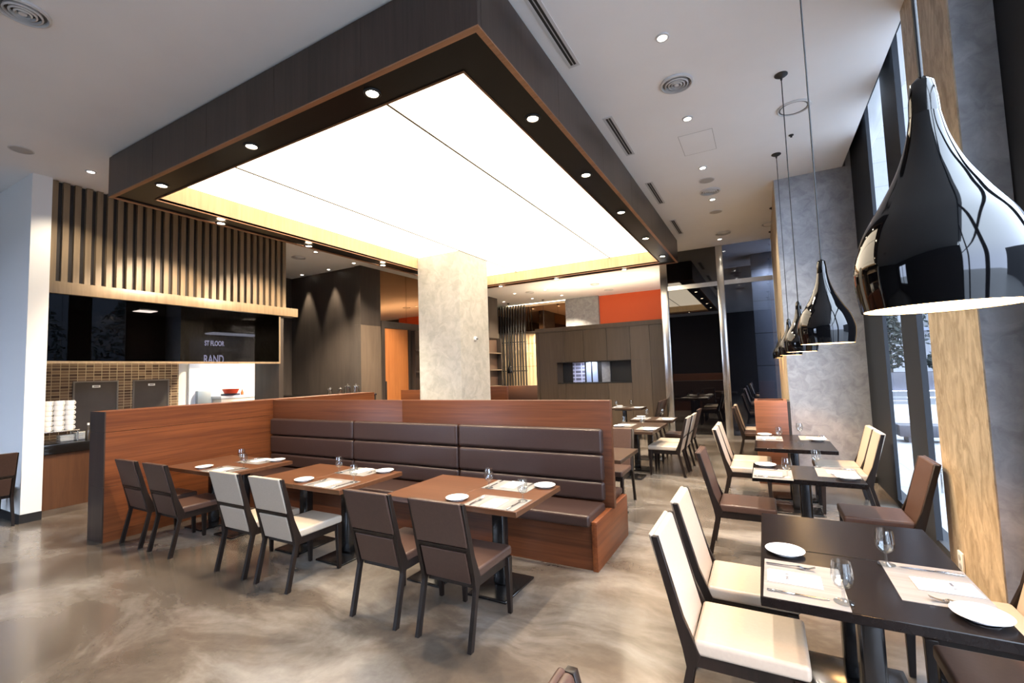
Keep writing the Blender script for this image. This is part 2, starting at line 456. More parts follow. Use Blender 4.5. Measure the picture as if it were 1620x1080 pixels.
gpart('pane', MB().box(1.0, 1.99, 8.985, 9.0, .07, CZ), SEEGLASS)
tag(MB().box(1.55, 2.25, 10.4, 11.0, 0, CZ, .01).build('granite_pillar', brick('granite_blocks', (.22, .25, .29), (.19, .215, .25), (.05, .05, .06), 3, .82, .45, 'xz', .012)),
    'blue-grey granite block pillar behind the smoked glass', 'pillar')

lamp('lobby_fill', 'SPOT', (1.9, 10.0, 4.4), 160, (.75, .87, 1), gw, .1, 2.2, .5).location = (1.9, .9, 4.4)  # added fill without a fixture, brings out the granite pillar
# dark wall with two scallops of light, the taupe pier, the bronze-mirror wall with door and shelves
struct('wall_dark', MB().box(XL, -7.12, 5.5, 5.62, 0, CZ), W_DARK)
struct('wall_door_side', MB().box(-7.35, -7.12, 5.62, 12.3, 0, CZ), W_DARK)
struct('trim_3', MB().box(-7.30, -7.09, 5.46, 6.15, 3.0, CZ), W_DARK)
struct('trim_4', MB().box(-7.30, -7.09, 5.466, 6.15, 0, 2.995), W_DARK_L)
struct('trim_6', MB().box(-7.30, -7.091, 5.46, 5.4655, 0, 2.999), W_DARK)
struct('trim_5', MB().box(-7.12, -7.06, 6.15, 6.27, 0, 3.15).box(-7.12, -7.06, 6.27, 12.25, 2.97, 3.15).box(-7.12, -7.06, 7.20, 7.30, 0, 2.97), W_DARK)
d1 = struct('door_1', MB().box(-7.12, -7.10, 6.27, 7.20, 0, 2.97), W_DOOR)
MB().box(-7.095, -7.07, 6.30, 6.335, .95, 1.55, .004).build('door_handle', BLACK, d1)
bm_ = thing('bronze_mirror', 'bronze tinted mirror panels above the orange wooden door', 'mirror', (-7.11, 8, 3.15))
for y0, y1 in ((6.15, 7.16), (7.17, 9.0), (9.01, 11.0)):
    o = MB().box(-7.118, -7.105, y0, y1, 3.15, CZ).build('mirror_panel', BRONZE, bm_); o.location = (7.11, -8, -3.15)
struct('wall_panel_far', MB().box(-7.12, -7.08, 11.6, 12.25, 3.15, CZ), W_DARK)
sh = thing('shelf_unit', 'dark wall shelf unit with thin pale shelf edges behind the centre column', 'shelf', (-7.1, 9.5, 0))
def spart(n, mb, mat):
    o = mb.build(n, mat, sh); o.location = (7.1, -9.5, 0); return o
spart('back_panel', MB().box(-7.12, -7.11, 7.3, 12.2, .02, 2.97), plain('shelf_back_brown', (.05, .028, .018), .5))
for z in (.5, 1.18, 1.78, 2.4):
    spart('shelf', MB().box(-7.11, -6.92, 7.32, 12.2, z - .018, z + .018), W_DARK_L)
for y in (7.32, 8.9, 10.5, 12.18):
    spart('side_panel', MB().box(-7.11, -6.92, y - .02, y + .02, .02, 2.95), W_DARK)

# ------------------------------------------------------------------ far room
struct('wall_end', MB().box(XL, XR, YB, YB + .15, 0, CZ), W_DARK)
struct('wall_orange', MB().box(-3.72, -.28, 14.30, 14.38, 0, CZ).box(-2.56, -2.545, 14.295, 14.3, 0, CZ), ORANGE)
struct('wall_far_pillar', MB().box(-5.07, -3.72, 14.15, 14.6, 0, CZ), PLASTER_G)
struct('wall_stone', MB().box(-9.0, -5.07, 14.45, 14.6, 0, 3.32), STONE_TILE)
fm = thing('bronze_mirror', 'wide bronze mirror band high on the far wall beside the grey pillar', 'mirror', (-6, 14.4, 3.3))
o = MB().box(-9.0, -5.07, 14.40, 14.42, 3.36, 4.40).build('mirror_panel', BRONZE, fm); o.location = (6, -14.4, -3.3)
o = MB().box(-9.0, -5.07, 14.39, 14.45, 3.30, 3.36).box(-9.0, -5.07, 14.39, 14.45, 4.40, 4.46).build('mirror_frame', W_DARK_L, fm); o.location = (6, -14.4, -3.3)
lamp('cove_fill_light', 'AREA', (-6.4, 14.25, 3.22), 14, (1, .75, .42), fm, target=(-6.4, 14.25, 0)).location = (-.4, -.15, -.08)
ss = thing('slatted_screen', 'tall screen of thin black vertical bars before the far stone wall', 'screen', (-7.6, 14.1, 0))
for k in range(12):
    x = -8.28 + k * .128
    o = MB().box(x - .022, x + .022, 14.05, 14.12, 1.05, 4.46).build('bar', BLACK, ss); o.location = (7.6, -14.1, 0)
o = MB().box(-8.32, -6.84, 14.12, 14.14, 1.7, 1.74).box(-8.32, -6.84, 14.12, 14.14, 2.9, 2.94).build('cross_rail', BLACK, ss); o.location = (7.6, -14.1, 0)
fb = thing('bench_seat', 'dark padded bench seat along the far wall under the black bars', 'bench', (-7, 13.7, 0))
for n, a, mt in (('base', (-8.9, -5.2, 13.35, 14.0, 0, .40), W_DARK), ('seat_cushion', (-8.9, -5.2, 13.33, 13.9, .40, .48), LEATHER_BOOTH), ('backrest', (-8.9, -5.2, 13.88, 14.02, .48, 1.12), LEATHER_BOOTH)):
    o = MB().box(*a, .02).build(n, mt, fb); o.location = (7, -13.7, 0)

# brown cabinet partition with the pass-through window
cb = thing('cabinet_partition', 'wide brown veneered partition with a dark pass-through slot and orange wall above', 'partition', (-2.75, 11, 0))
def cpart(n, mb, mat):
    o = mb.build(n, mat, cb); o.location = (2.75, -11, 0); return o
X0, X1 = -4.89, -.62
cpart('carcass', MB().box(X0, X1, 11.03, 11.55, 0, 1.27).box(X0, X1, 11.03, 11.55, 1.93, 3.07).box(X0, -4.18, 11.03, 11.55, 1.27, 1.93).box(-1.77, X1, 11.03, 11.55, 1.27, 1.93), W_CAB)
cpart('cornice', MB().box(X0 - .02, X1, 10.97, 11.55, 2.95, 3.08), W_CAB)
cpart('side_trim', MB().box(X0 - .02, X0 + .08, 10.98, 11.03, 0, 2.95), W_CAB)
seams = [X0 + .08, -3.9, -3.25, -2.5, -1.78, -1.2, X1]
for i in range(6):
    a, c = seams[i] + .004, seams[i + 1] - .004
    mt = W_CAB2 if i in (4,) else W_CAB
    cpart('panel', MB().box(a, c, 11.0, 11.03, 1.94, 2.945), mt)
    if i == 0:
        cpart('panel', MB().box(a, -4.185, 11.0, 11.03, 0, 1.932), W_CAB)
    if i in (0, 1, 2, 3):
        cpart('panel', MB().box(max(a, -4.18), c, 11.0, 11.03, 0, 1.26), W_CAB2 if i == 3 else W_CAB)
    if i in (4, 5):
        cpart('panel', MB().box(a, c, 11.0, 11.03, 0, 1.932), W_CAB2 if i == 4 else W_CAB)
cpart('slot_lining', MB().box(-4.18, -1.77, 11.5, 11.54, 1.27, 1.93).box(-4.18, -1.77, 11.0, 11.03, 1.25, 1.275).box(-4.18, -1.77, 11.0, 11.03, 1.925, 1.945), BLACK)
cpart('glass_blocks', MB().box(-3.82, -3.42, 11.47, 11.5, 1.28, 1.92), brick('pale_glass_blocks', (.35, .38, .55), (.12, .13, .2), (.7, .75, 1), .22, .12, .1, 'xz', .02))
cpart('glass_blocks', MB().box(-3.36, -3.2, 11.47, 11.5, 1.28, 1.92).box(-3.15, -2.98, 11.47, 11.5, 1.28, 1.92), plain('pale_blue_glass', (.42, .52, .75), .1))
cpart('post', MB().box(-2.82, -2.55, 11.40, 11.49, 1.28, 1.92), PLASTER_G)
lamp('slot_light', 'AREA', (-3.2, 11.25, 1.90), 6, (.8, .85, 1), cb, target=(-3.2, 11.4, 1.2)).location = (-3.2 + 2.75, .25, 1.90)

def cove_fill(par, lx, ly, lz, sx, sy, power, col, name='cove_fill_light'):
    d = bpy.data.lights.new(name, 'AREA'); d.shape = 'RECTANGLE'; d.size = sx; d.size_y = sy; d.energy = power; d.color = col
    o = bpy.data.objects.new(name, d); COL.objects.link(o); o.parent = par
    o.location = (lx, ly, lz); o.rotation_euler = (PI, 0, 0)
    return o
cove_fill(cb, 0, .35, 3.11, 3.9, .15, 95, (1, .80, .55))  # unseen uplight added on the cabinet top to brighten the far ceiling
cove_fill(fm, 0, -.06, 1.18, 3.6, .05, 45, (1, .78, .5))
# two booth backs in the distance
for (x0, x1, y, z, lab) in ((-6.84, -4.2, 6.6, 1.30, 'low orange-brown booth back left of the centre column before the door'),
                            (-6.2, -4.6, 8.35, 1.30, 'low orange-brown booth back peeking out right of the centre column')):
    t = thing('low_booth', lab, 'booth', ((x0 + x1) / 2, y, 0))
    MB().box(x0 - (x0 + x1) / 2, x1 - (x0 + x1) / 2, 0, .12, 0, z, .004).build('back_board', W_BOOTH_X, t)
    MB().box(x0 - (x0 + x1) / 2, x1 - (x0 + x1) / 2, .12, .6, 0, .42, .01).build('seat_base', W_BOOTH_X, t)
    MB().box(x0 - (x0 + x1) / 2, x1 - (x0 + x1) / 2, .12, .62, .42, .48, .02).build('seat_cushion', LEATHER_BOOTH, t)

# ------------------------------------------------------------------ centre column
struct('wall_centre_column', MB().box(-4.855, -3.76, 5.03, 6.15, 0, 4.257), PLASTER_LIT)
sn = thing('wall_sensor', 'small round white sensor on the right face of the pale centre column', 'sensor', (-3.76, 5.57, 2.43))
Rx = Matrix.Rotation(PI / 2, 4, 'Y')
MB().lathe([(0, 0), (.05, 0), (.05, .03), (.04, .045), (0, .05)], 20, Rx).build('body', PLASTIC_W, sn)
MB().lathe([(0, .045), (.025, .045), (.02, .075), (0, .08)], 16, Rx).build('eye', plain('sensor_lens', (.2, .2, .2), .2), sn)

# ------------------------------------------------------------------ the luminous box under the ceiling
LX0, LX1, LY0, LY1, LZ = -5.19, .176, -.288, 7.81, 3.972
IX0, IX1, IY0, IY1, PZ = -4.86, -.189, .07, 7.6, 4.27
lb = thing('light_box', 'huge dark wood framed box hung under the ceiling with a glowing white panel', 'ceiling light', (-2.5, 3.76, LZ))
def lpart(n, mb, mat, wn=False):
    o = mb.build(n, mat, lb, wn); o.location = (2.5, -3.76, -LZ); return o
T = .04
n = 5
for i in range(n):
    a = LX0 + (LX1 - LX0) * i / n; c = LX0 + (LX1 - LX0) * (i + 1) / n
    lpart('front_panel', MB().box(a + .0015, c - .0015, LY0, LY0 + T, LZ + .012, CZ - .03), W_BOX)
    lpart('back_panel', MB().box(a + .0015, c - .0015, LY1 - T, LY1, LZ + .012, CZ - .03), W_BOX)
n = 6
for i in range(n):
    a = LY0 + T + (LY1 - LY0 - 2 * T) * i / n; c = LY0 + T + (LY1 - LY0 - 2 * T) * (i + 1) / n
    lpart('side_panel', MB().box(LX1 - T, LX1, a + .0015, c - .0015, LZ + .012, CZ - .03), W_BOX)
    lpart('side_panel', MB().box(LX0, LX0 + T, a + .0015, c - .0015, LZ + .012, CZ - .03), W_BOX)
def ring(x0, x1, y0, y1, t, z0, z1):
    return MB().box(x0, x1, y0, y0 + t, z0, z1).box(x0, x1, y1 - t, y1, z0, z1).box(x0, x0 + t, y0 + t, y1 - t, z0, z1).box(x1 - t, x1, y0 + t, y1 - t, z0, z1)
lpart('shadow_gap', ring(LX0 + .02, LX1 - .02, LY0 + .02, LY1 - .02, .04, CZ - .035, CZ - .003), BLACK)
lpart('bottom_trim', ring(LX0, LX1, LY0, LY1, .045, LZ, LZ + .0115), W_TRIM)
lpart('soffit', MB().box(LX0 + .045, IX0, LY0 + .045, LY1 - .045, LZ + .022, LZ + .05).box(IX1, LX1 - .045, LY0 + .045, LY1 - .045, LZ + .022, LZ + .05)
      .box(IX0, IX1, LY0 + .045, IY0, LZ + .022, LZ + .05).box(IX0, IX1, IY1, LY1 - .045, LZ + .022, LZ + .05), SOFFIT)
lpart('inner_trim', ring(IX0 - .010, IX1 + .010, IY0 - .010, IY1 + .010, .010, LZ + .008, LZ + .03), W_TRIM)
lpart('inner_lining', MB().box(IX0 - .02, IX0, 0, 5.0, LZ + .03, PZ + .02).box(IX0 - .02, IX0, 6.2, IY1, LZ + .03, PZ + .02).box(IX0 - .02, IX0, 5.0, 6.2, LZ + .03, PZ + .02)
      .box(IX1, IX1 + .02, IY0, IY1, LZ + .03, PZ + .02)
      .box(IX0, IX1, IY0 - .02, IY0, LZ + .03, PZ + .02).box(IX0, IX1, IY1, IY1 + .02, LZ + .03, PZ + .02), W_BOX_LIT)
lpart('luminous_panel', MB().box(IX0, IX1, IY0, IY1, PZ, PZ + .03), PANEL)
for x in (-1.30, -3.763):
    lpart('panel_seam', MB().box(x - .010, x + .010, IY0, IY1, PZ - .008, PZ + .002), plain('seam_profile', (.06, .045, .03), .5))

SPOTC = (1, .80, .58)
def spot_unit(name, x, y, z, label, cat, group, r=.05, e=LAMP_E, power=0, tgt=None, spread=1.9, bezel=BLACK, col=SPOTC, first={}):
    key = (name, r, e.name, bezel.name)
    if key not in first:
        t = thing(name, label, cat, (x, y, z), 0, group)
        MB().lathe([(r, -.012), (r * 1.35, -.012), (r * 1.45, -.004), (r * 1.45, 0), (r, 0)], 20, close=True).build('bezel', bezel, t)
        MB().lathe([(0, -.006), (r, -.004), (r, .0), (0, 0.0)], 20).build('lens', e, t)
        first[key] = t
    else:
        t = dup(first[key], (x, y, z), 0, label, group)
        for ch in list(t.children):
            if ch.type == 'LIGHT':
                bpy.data.objects.remove(ch)
    if power:
        l = lamp('spot_beam', 'SPOT', (x, y, z - .03), power, col, None, .035, spread, .6, tgt or (x, y, 0))
        l.parent = t; l.location = (0, 0, -.03)
    return t
SG = 'spotlights under the light box'
zs = LZ + .0215
ordw = ['first', 'second', 'third', 'fourth', 'fifth']
for i, x in enumerate((-.97, -2.6, -4.33)):
    spot_unit('spotlight', x, -.10, zs, f'{ordw[i]} spotlight from the near corner along the front underside of the light box', 'spotlight', SG, power=330)
for i, y in enumerate((.93, 2.36, 3.89, 5.5, 7.05)):
    spot_unit('spotlight', -.02, y, zs, f'{ordw[i]} spotlight from the near corner along the window-side underside of the light box', 'spotlight', SG, power=330)
for i, y in enumerate((.95, 2.4, 4.15, 5.45)):
    spot_unit('spotlight', -5.03, y, zs - .03, f'{ordw[i]} spotlight from the front along the kitchen-side underside of the light box', 'spotlight', SG, power=520, tgt=(-6.7, y, 2.0), spread=1.45)
for i, x in enumerate((-.99, -2.69, -4.29)):
    spot_unit('spotlight', x, 7.69, zs - .03, f'{ordw[i]} spotlight from the window end along the far underside of the light box', 'spotlight', SG, power=250)

# ------------------------------------------------------------------ fittings in the white ceiling
CG = 'ceiling downlights'
names_r = ['bright downlight nearest the camera in the window-side ceiling row', 'second downlight in the window-side ceiling row, before the square hatch',
           'third downlight in the window-side ceiling row, past the square hatch', 'fourth downlight in the window-side ceiling row, past the second air diffuser']
for i, y in enumerate((1.2, 2.68, 4.17, 5.6)):
    spot_unit('downlight', 1.10, y, CZ, names_r[i], 'downlight', CG, r=.04, e=LAMP_C, power=(330, 230, 230, 230)[i], bezel=VENT_W, col=(1, .9, .75))
spot_unit('downlight', 1.0, 8.36, CZ, 'farthest downlight in the window-side ceiling row, close to the glass partition', 'downlight', CG, r=.04, e=LAMP_C, power=60, bezel=VENT_W, col=(1, .9, .75))
spot_unit('downlight', -5.91, -.22, CZ, 'downlight in the left ceiling near the left corner of the light box', 'downlight', CG, r=.04, e=LAMP_C, power=110, bezel=VENT_W, col=(1, .85, .65))
for x, y, lab in ((-9.1, 5.2, 'left one of two downlights grazing the dark panelled wall'), (-8.05, 5.2, 'right one of two downlights grazing the dark panelled wall'),
                  (-7.02, 5.10, 'downlight over the corner between dark wall and taupe pier')):
    spot_unit('downlight', x, y + .1, CZ, lab, 'downlight', CG, r=.04, e=LAMP_C, power=420, tgt=(x, y + .32, 0), spread=.75, bezel=VENT_W, col=(1, .85, .62))
spot_unit('downlight', -6.89, 4.0, CZ, 'downlight beside the air diffuser beyond the slatted bulkhead', 'downlight', CG, r=.04, e=LAMP_C, power=2000, bezel=VENT_W, col=(1, .85, .62))
far = [(-6.0, 11.65, 'near row, left'), (-4.8, 11.66, 'near row, middle'), (-3.6, 11.73, 'near row, right'), (-7.26, 13.07, 'far row, leftmost'), (-6.0, 13.1, 'far row, second from left'), (-4.8, 13.15, 'far row, right')]
for i, (x, y, w) in enumerate(far):
    spot_unit('downlight', x, y, CZ, f'tiny downlight in the far room ceiling over the brown partition, {w}', 'downlight', CG, r=.05, e=LAMP_C, power=900, bezel=VENT_W, col=(1, .82, .58))

def diffuser(x, y, r, label, first=[]):
    if not first:
        t = thing('round_air_vent', label, 'air vent', (x, y, CZ), 0, 'round ceiling diffusers')
        MB().lathe([(r, -.001), (r, -.02), (r * .90, -.026), (r * .84, -.012), (r * .84, -.001)], 32, close=True).build('outer_ring', VENT_W, t)
        MB().lathe([(0, -.002), (r * .84, -.002), (r * .84, 0), (0, 0)], 32).build('throat', VENT_D, t)
        for k in (.70, .50, .32):
            MB().lathe([(r * k, -.004), (r * (k + .02), -.024), (r * (k - .05), -.03), (r * (k - .06), -.006)], 28, close=True).build('vane_ring', VENT_W, t)
        MB().lathe([(0, -.03), (r * .15, -.028), (r * .16, -.004), (0, -.004)], 20).build('centre_disc', VENT_W, t)
        first.append(t)
        return t
    t = dup(first[0], (x, y, CZ), 0, label, 'round ceiling diffusers')
    return t
diffuser(1.10, 1.93, .155, 'round ringed air diffuser in the window-side ceiling nearest the camera')
diffuser(1.10, 5.18, .155, 'second round ringed air diffuser along the window-side ceiling row')
diffuser(1.10, 7.88, .155, 'farthest round ringed air diffuser of the window-side ceiling row')
diffuser(-3.0, -1.60, .155, 'round ringed air diffuser in the near left ceiling at the picture corner')
diffuser(-7.6, 4.1, .155, 'round ringed air diffuser in the ceiling beyond the slatted bulkhead')
for x, y, w in ((-5.45, 11.77, 'left of three'), (-3.04, 11.76, 'middle of three'), (-2.98, 13.13, 'deepest of three')):
    diffuser(x, y, .155, f'round air diffuser in the far room ceiling, {w}')
def speaker(x, y, label, first=[]):
    if not first:
        t = thing('ceiling_speaker', label, 'speaker', (x, y, CZ), 0, 'flush ceiling speakers')
        MB().lathe([(0, -.006), (.095, -.006), (.1, -.004), (.1, 0), (0, 0)], 28).build('grille', SPEAKER, t)
        MB().lathe([(.1, -.008), (.112, -.006), (.112, 0), (.1, 0)], 28, close=True).build('rim', VENT_W, t)
        first.append(t); return t
    return dup(first[0], (x, y, CZ), 0, label, 'flush ceiling speakers')
speaker(1.10, 4.69, 'nearer flat grey round speaker in the window-side ceiling')
speaker(1.09, 6.33, 'farther flat grey round speaker in the window-side ceiling')
speaker(-5.85, -.88, 'flat grey round speaker in the left ceiling above the white pier')
def ringvent(x, y, label, first=[]):
    if not first:
        t = thing('ring_vent', label, 'air vent', (x, y, CZ), 0, 'plain ring vents')
        MB().lathe([(0, -.01), (.125, -.01), (.13, -.006), (.13, 0), (0, 0)], 32).build('disc', WHITE_CEIL, t)
        MB().lathe([(.137, -.001), (.15, -.018), (.165, -.012), (.165, -.001)], 32, close=True).build('rim', VENT_W, t)
        MB().lathe([(.128, -.011), (.140, -.011), (.140, -.008), (.128, -.008)], 32, close=True).build('gap', VENT_D, t)
        first.append(t); return t
    return dup(first[0], (x, y, CZ), 0, label, 'plain ring vents')
ringvent(2.15, 3.08, 'white disc vent with dark ring gap beside the second pendant cord')
ringvent(1.98, 7.75, 'white disc vent with dark ring gap near the far grey pier')
sp = thing('sprinkler', 'tiny dark sprinkler head in the ceiling past the white disc vent', 'sprinkler', (2.16, 3.78, CZ))
MB().lathe([(0, -.03), (.012, -.03), (.012, -.012), (.028, -.008), (.028, 0), (0, 0)], 16).build('ceiling_mount', BLACK, sp)
ht = thing('ceiling_hatch', 'square flush access hatch outlined in the window-side ceiling', 'hatch', (1.13, 3.36, CZ))
MB().box(-.19, .19, -.29, .29, -.002, 0).build('lid', WHITE_CEIL, ht)
MB().box(-.195, -.19, -.295, .295, -.0025, 0).box(.19, .195, -.295, .295, -.0025, 0).box(-.19, .19, -.295, -.29, -.0025, 0).box(-.19, .19, .29, .295, -.0025, 0).build('gap', SPEAKER, ht)
slot0 = None
for i, (y0, y1) in enumerate(((.11, 1.16), (2.17, 3.21), (4.26, 5.33), (6.36, 7.4))):
    lab = f'{ordw[i]} long slot vent from the camera in the ceiling along the light box'
    if slot0 is None:
        slot0 = thing('slot_vent', lab, 'air vent', (.32, (y0 + y1) / 2, CZ), 0, 'linear slot vents')
        MB().box(-.055, -.028, -.525, .525, -.006, 0).box(.028, .055, -.525, .525, -.006, 0).box(-.028, .028, -.525, -.50, -.006, 0).box(-.028, .028, .50, .525, -.006, 0).build('frame', VENT_W, slot0)
        MB().box(-.028, .028, -.5, .5, -.001, 0).build('slot', BLACK, slot0)
        MB().box(-.004, .004, -.5, .5, -.005, 0).build('blade', SPEAKER, slot0)
    else:
        dup(slot0, (.32, (y0 + y1) / 2, CZ), 0, lab, 'linear slot vents')

# ------------------------------------------------------------------ pendant lamps
PH = 1.79
def bez(pts, n=10):
    out = []
    for i in range(len(pts) - 1):
        p0 = pts[max(i - 1, 0)]; p1 = pts[i]; p2 = pts[i + 1]; p3 = pts[min(i + 2, len(pts) - 1)]
        for k in range(n):
            t = k / n
            out.append(tuple(.5 * (2 * p1[j] + (p2[j] - p0[j]) * t + (2 * p0[j] - 5 * p1[j] + 4 * p2[j] - p3[j]) * t * t + (3 * p1[j] - p0[j] - 3 * p2[j] + p3[j]) * t ** 3) for j in range(2)))
    out.append(pts[-1])
    return out
prof = bez([(.130, 0), (.138, .055), (.137, .10), (.118, .165), (.085, .225), (.055, .285), (.035, .345), (.025, .400)], 6)
inner = [(r - .004, z + .001) for r, z in prof]
pd = thing('pendant_lamp', 'large glossy black teardrop pendant lamp nearest the camera', 'pendant lamp', (2.01, -1.52, PH), 0, 'black teardrop pendants')
MB().lathe(prof + [(.0, .402)], 48).build('shade', LACQUER, pd, False)
MB().lathe(inner[:24], 48).build('shade_lining', LINING, pd)
MB().lathe([(0, .012), (.118, .010), (.118, .014), (0, .016)], 40).build('diffuser', GLOW, pd)
MB().lathe([(.0255, .398), (.024, .43), (.020, .465), (.008, .478), (0, .48)], 24).build('neck_cap', plain('dark_chrome', (.05, .05, .05), .12, metal=1), pd)
MB().cyl(0, 0, .47, CZ - PH - .05, .0045, 8).build('cord', BLACK, pd)
cz = CZ - PH
MB().lathe([(0, cz - .06), (.008, cz - .058), (.012, cz - .035), (.045, cz - .018), (.058, cz - .008), (.058, cz), (0, cz)], 24).build('canopy', BLACK, pd)
lamp('bulb_light', 'SPOT', (0, 0, -.01), 110, (1, .53, .20), pd, .10, 2.0, .35).rotation_euler = (0, 0, 0)
PL = [(.36, 'second black pendant lamp, above the table by the tan striped column'), (2.34, 'third black pendant lamp along the window-side row'),
      (4.28, 'fourth black pendant lamp along the window-side row'), (6.7, 'fifth black pendant lamp, before the cream pier edge'), (8.4, 'sixth and farthest black pendant lamp next to the glass partition')]
for y, lab in PL:
    dup(pd, (2.01, y, PH), 0, lab, 'black teardrop pendants')
for x, y, z, lab in ((-7.37, 13.63, 1.64, 'small black pendant lamp hanging before the black bar screen'), (-5.81, 13.66, 1.64, 'black pendant lamp on a cord rising above the brown partition')):
    t = dup(pd, (x, y, z), 0, lab, 'black teardrop pendants')
    for ch in list(t.children):
        if ch.name.startswith('cord'):
            me = MB().cyl(0, 0, .47, CZ - z - .05, .0045, 8).build('cord', BLACK, t); bpy.data.objects.remove(ch)
        elif ch.name.startswith('canopy'):
            ch.location = (0, 0, PH - z)

# ------------------------------------------------------------------ booth
bo = thing('booth_bench', 'long walnut booth bench with padded brown leather back facing the tables', 'bench', (-2.1, 1.5, 0))
def bpart(n, mb, mat, wn=False):
    o = mb.build(n, mat, bo, wn); o.location = (2.1, -1.5, 0); return o
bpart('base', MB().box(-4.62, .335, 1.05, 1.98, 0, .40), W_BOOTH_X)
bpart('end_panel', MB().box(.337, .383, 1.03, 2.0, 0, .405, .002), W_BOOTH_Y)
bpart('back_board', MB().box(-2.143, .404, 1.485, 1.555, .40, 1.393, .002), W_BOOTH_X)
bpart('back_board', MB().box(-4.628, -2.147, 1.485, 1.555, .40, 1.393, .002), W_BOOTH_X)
bays = [(-4.60, -2.925), (-2.915, -1.305), (-1.295, .335)]
for a, c in bays:
    bpart('seat_cushion', MB().box(a, c, .985, 1.44, .365, .465, .025, 4), LEATHER_BOOTH, True)
    for z0, z1 in ((.47, .645), (.65, .895), (.90, 1.135)):
        bpart('back_cushion', MB().box(a, c, 1.415 if z0 > .5 else 1.42, 1.484, z0, z1, .032, 4), LEATHER_BOOTH, True)
for a, c in ((-4.60, -2.1), (-2.09, .335)):
    bpart('rear_seat_cushion', MB().box(a, c, 1.58, 2.03, .402, .465, .02, 3), LEATHER_BOOTH, True)
    bpart('rear_back_cushion', MB().box(a, c, 1.556, 1.62, .48, 1.13, .03, 3), LEATHER_BOOTH, True)

pt = thing('booth_partition', 'long walnut side partition with dark front end walling off the booth on the left', 'partition', (-4.8, 1.5, 0))
def ppart(n, mb, mat):
    o = mb.build(n, mat, pt); o.location = (4.8, -1.5, 0); return o
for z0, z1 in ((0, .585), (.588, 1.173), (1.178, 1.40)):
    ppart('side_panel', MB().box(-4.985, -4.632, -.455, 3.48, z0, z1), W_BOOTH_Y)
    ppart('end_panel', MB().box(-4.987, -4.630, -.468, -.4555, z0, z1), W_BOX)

# ------------------------------------------------------------------ wooden screen box by the window pier
wb = thing('screen_box', 'upright orange-brown walnut screen box standing before the grey pier', 'screen', (1.74, 4.9, 0))
MB().box(-.20, .205, -.17, -.13, 0, 1.165, .003).build('front_panel', W_BOX_SCREEN, wb)
MB().box(-.20, -.16, -.13, .27, 0, 1.165).build('side_panel', W_BOX_SCREEN, wb)
MB().box(.165, .205, -.13, .27, 0, 1.165).build('side_panel', W_BOX_SCREEN, wb)
MB().box(-.16, .165, .23, .27, 0, 1.165).build('back_panel', W_BOX_SCREEN, wb)
MB().box(.206, .24, -.16, .27, 0, 1.15).build('gap_shade', BLACK, wb)  # black slab painted in for the dark gap beside the box

# ------------------------------------------------------------------ kitchen front
sb = thing('slatted_bulkhead', 'bulkhead of upright wooden slats over the kitchen pass with a plain ledge', 'wall panel', (-6.6, 1.4, 2.95))
def kpart(n, mb, mat):
    o = mb.build(n, mat, sb); o.location = (6.6, -1.4, -2.95); return o
kpart('back_board', MB().box(-6.80, -6.66, -.398, 3.06, 3.11, CZ - .004), W_SLAT_B)
NS = 29
for k in range(NS):
    y = -.36 + k * (3.06 - .02 + .36) / (NS - 1)
    kpart('slat', MB().box(-6.66, -6.60, y - .033, y + .033, 3.11, CZ - .004), W_SLAT)
kpart('ledge', MB().box(-6.80, -6.57, -.398, 3.32, 2.945, 3.11, .002), W_SLAT)
gs = thing('glass_screen', 'wide black glass screen above the kitchen counter with faint reflected lettering', 'glass screen', (-6.6, 1.3, 2.0))
def gpart2(n, mb, mat):
    o = mb.build(n, mat, gs); o.location = (6.6, -1.3, -2.0); return o
gpart2('pane', MB().box(-6.625, -6.61, -.398, 2.925, 2.035, 2.94), KITGLASS)
gpart2('frame', MB().box(-6.64, -6.595, -.398, 2.95, 2.0, 2.034).box(-6.64, -6.595, 2.926, 2.95, 2.034, 2.92), W_SLAT)
def wtext(body, size, xs, y, z, mat, par, po):
    M = Matrix(((0, 0, 1, -6.6085), (xs, 0, 0, y), (0, 1, 0, z), (0, 0, 0, 1)))
    M = Matrix.Translation(-Vector(po)) @ M
    return text('lettering', body, size, M, mat, par, .0005, .003)
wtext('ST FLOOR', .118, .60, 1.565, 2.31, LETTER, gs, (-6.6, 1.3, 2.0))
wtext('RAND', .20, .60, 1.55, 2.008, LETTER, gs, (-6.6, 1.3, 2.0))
kc = thing('kitchen_counter', 'wooden kitchen counter with thick black stone top behind the white pier', 'counter', (-6.9, 1.3, 0))
def kp(n, mb, mat):
    o = mb.build(n, mat, kc); o.location = (6.9, -1.3, 0); return o
for i in range(4):
    a = -.395 + i * .83
    kp('front_panel', MB().box(-6.65, -6.63, a + .002, a + .828, .085, .80), W_KIT)
kp('carcass', MB().box(-7.35, -6.651, -.395, 2.93, .085, .80), BLACK)
kp('kick_strip', MB().box(-7.30, -6.64, -.395, 2.93, 0, .085), STEEL)
kp('stone_top', MB().box(-7.38, -6.60, -.395, 2.93, .801, .93, .004), COUNTER_T)
struct('wall_kitchen', MB().box(-8.65, -8.5, -.40, 2.07, 0, CZ), TILE)
struct('wall_kitchen_side', MB().box(-7.43, -6.645, 2.955, 3.05, 0, 2.943), W_DARK)
struct('wall_kitchen_cream', MB().box(-8.8, -8.62, 2.07, 3.8, 0, 3.0), CREAM_WALL)
struct('wall_kitchen_white', MB().box(-8.62, -8.58, 2.30, 2.78, 0, 2.6), WHITE_T)
struct('ceiling_kitchen', MB().box(-8.8, -6.82, -.40, 2.95, 2.985, 3.04).box(-8.8, -8.0, 2.95, 3.4, 2.985, 3.04), CREAM_WALL)
kl = thing('kitchen_ceiling_light', 'square ceiling light inside the kitchen', 'ceiling light', (-7.8, 1.2, 2.98))
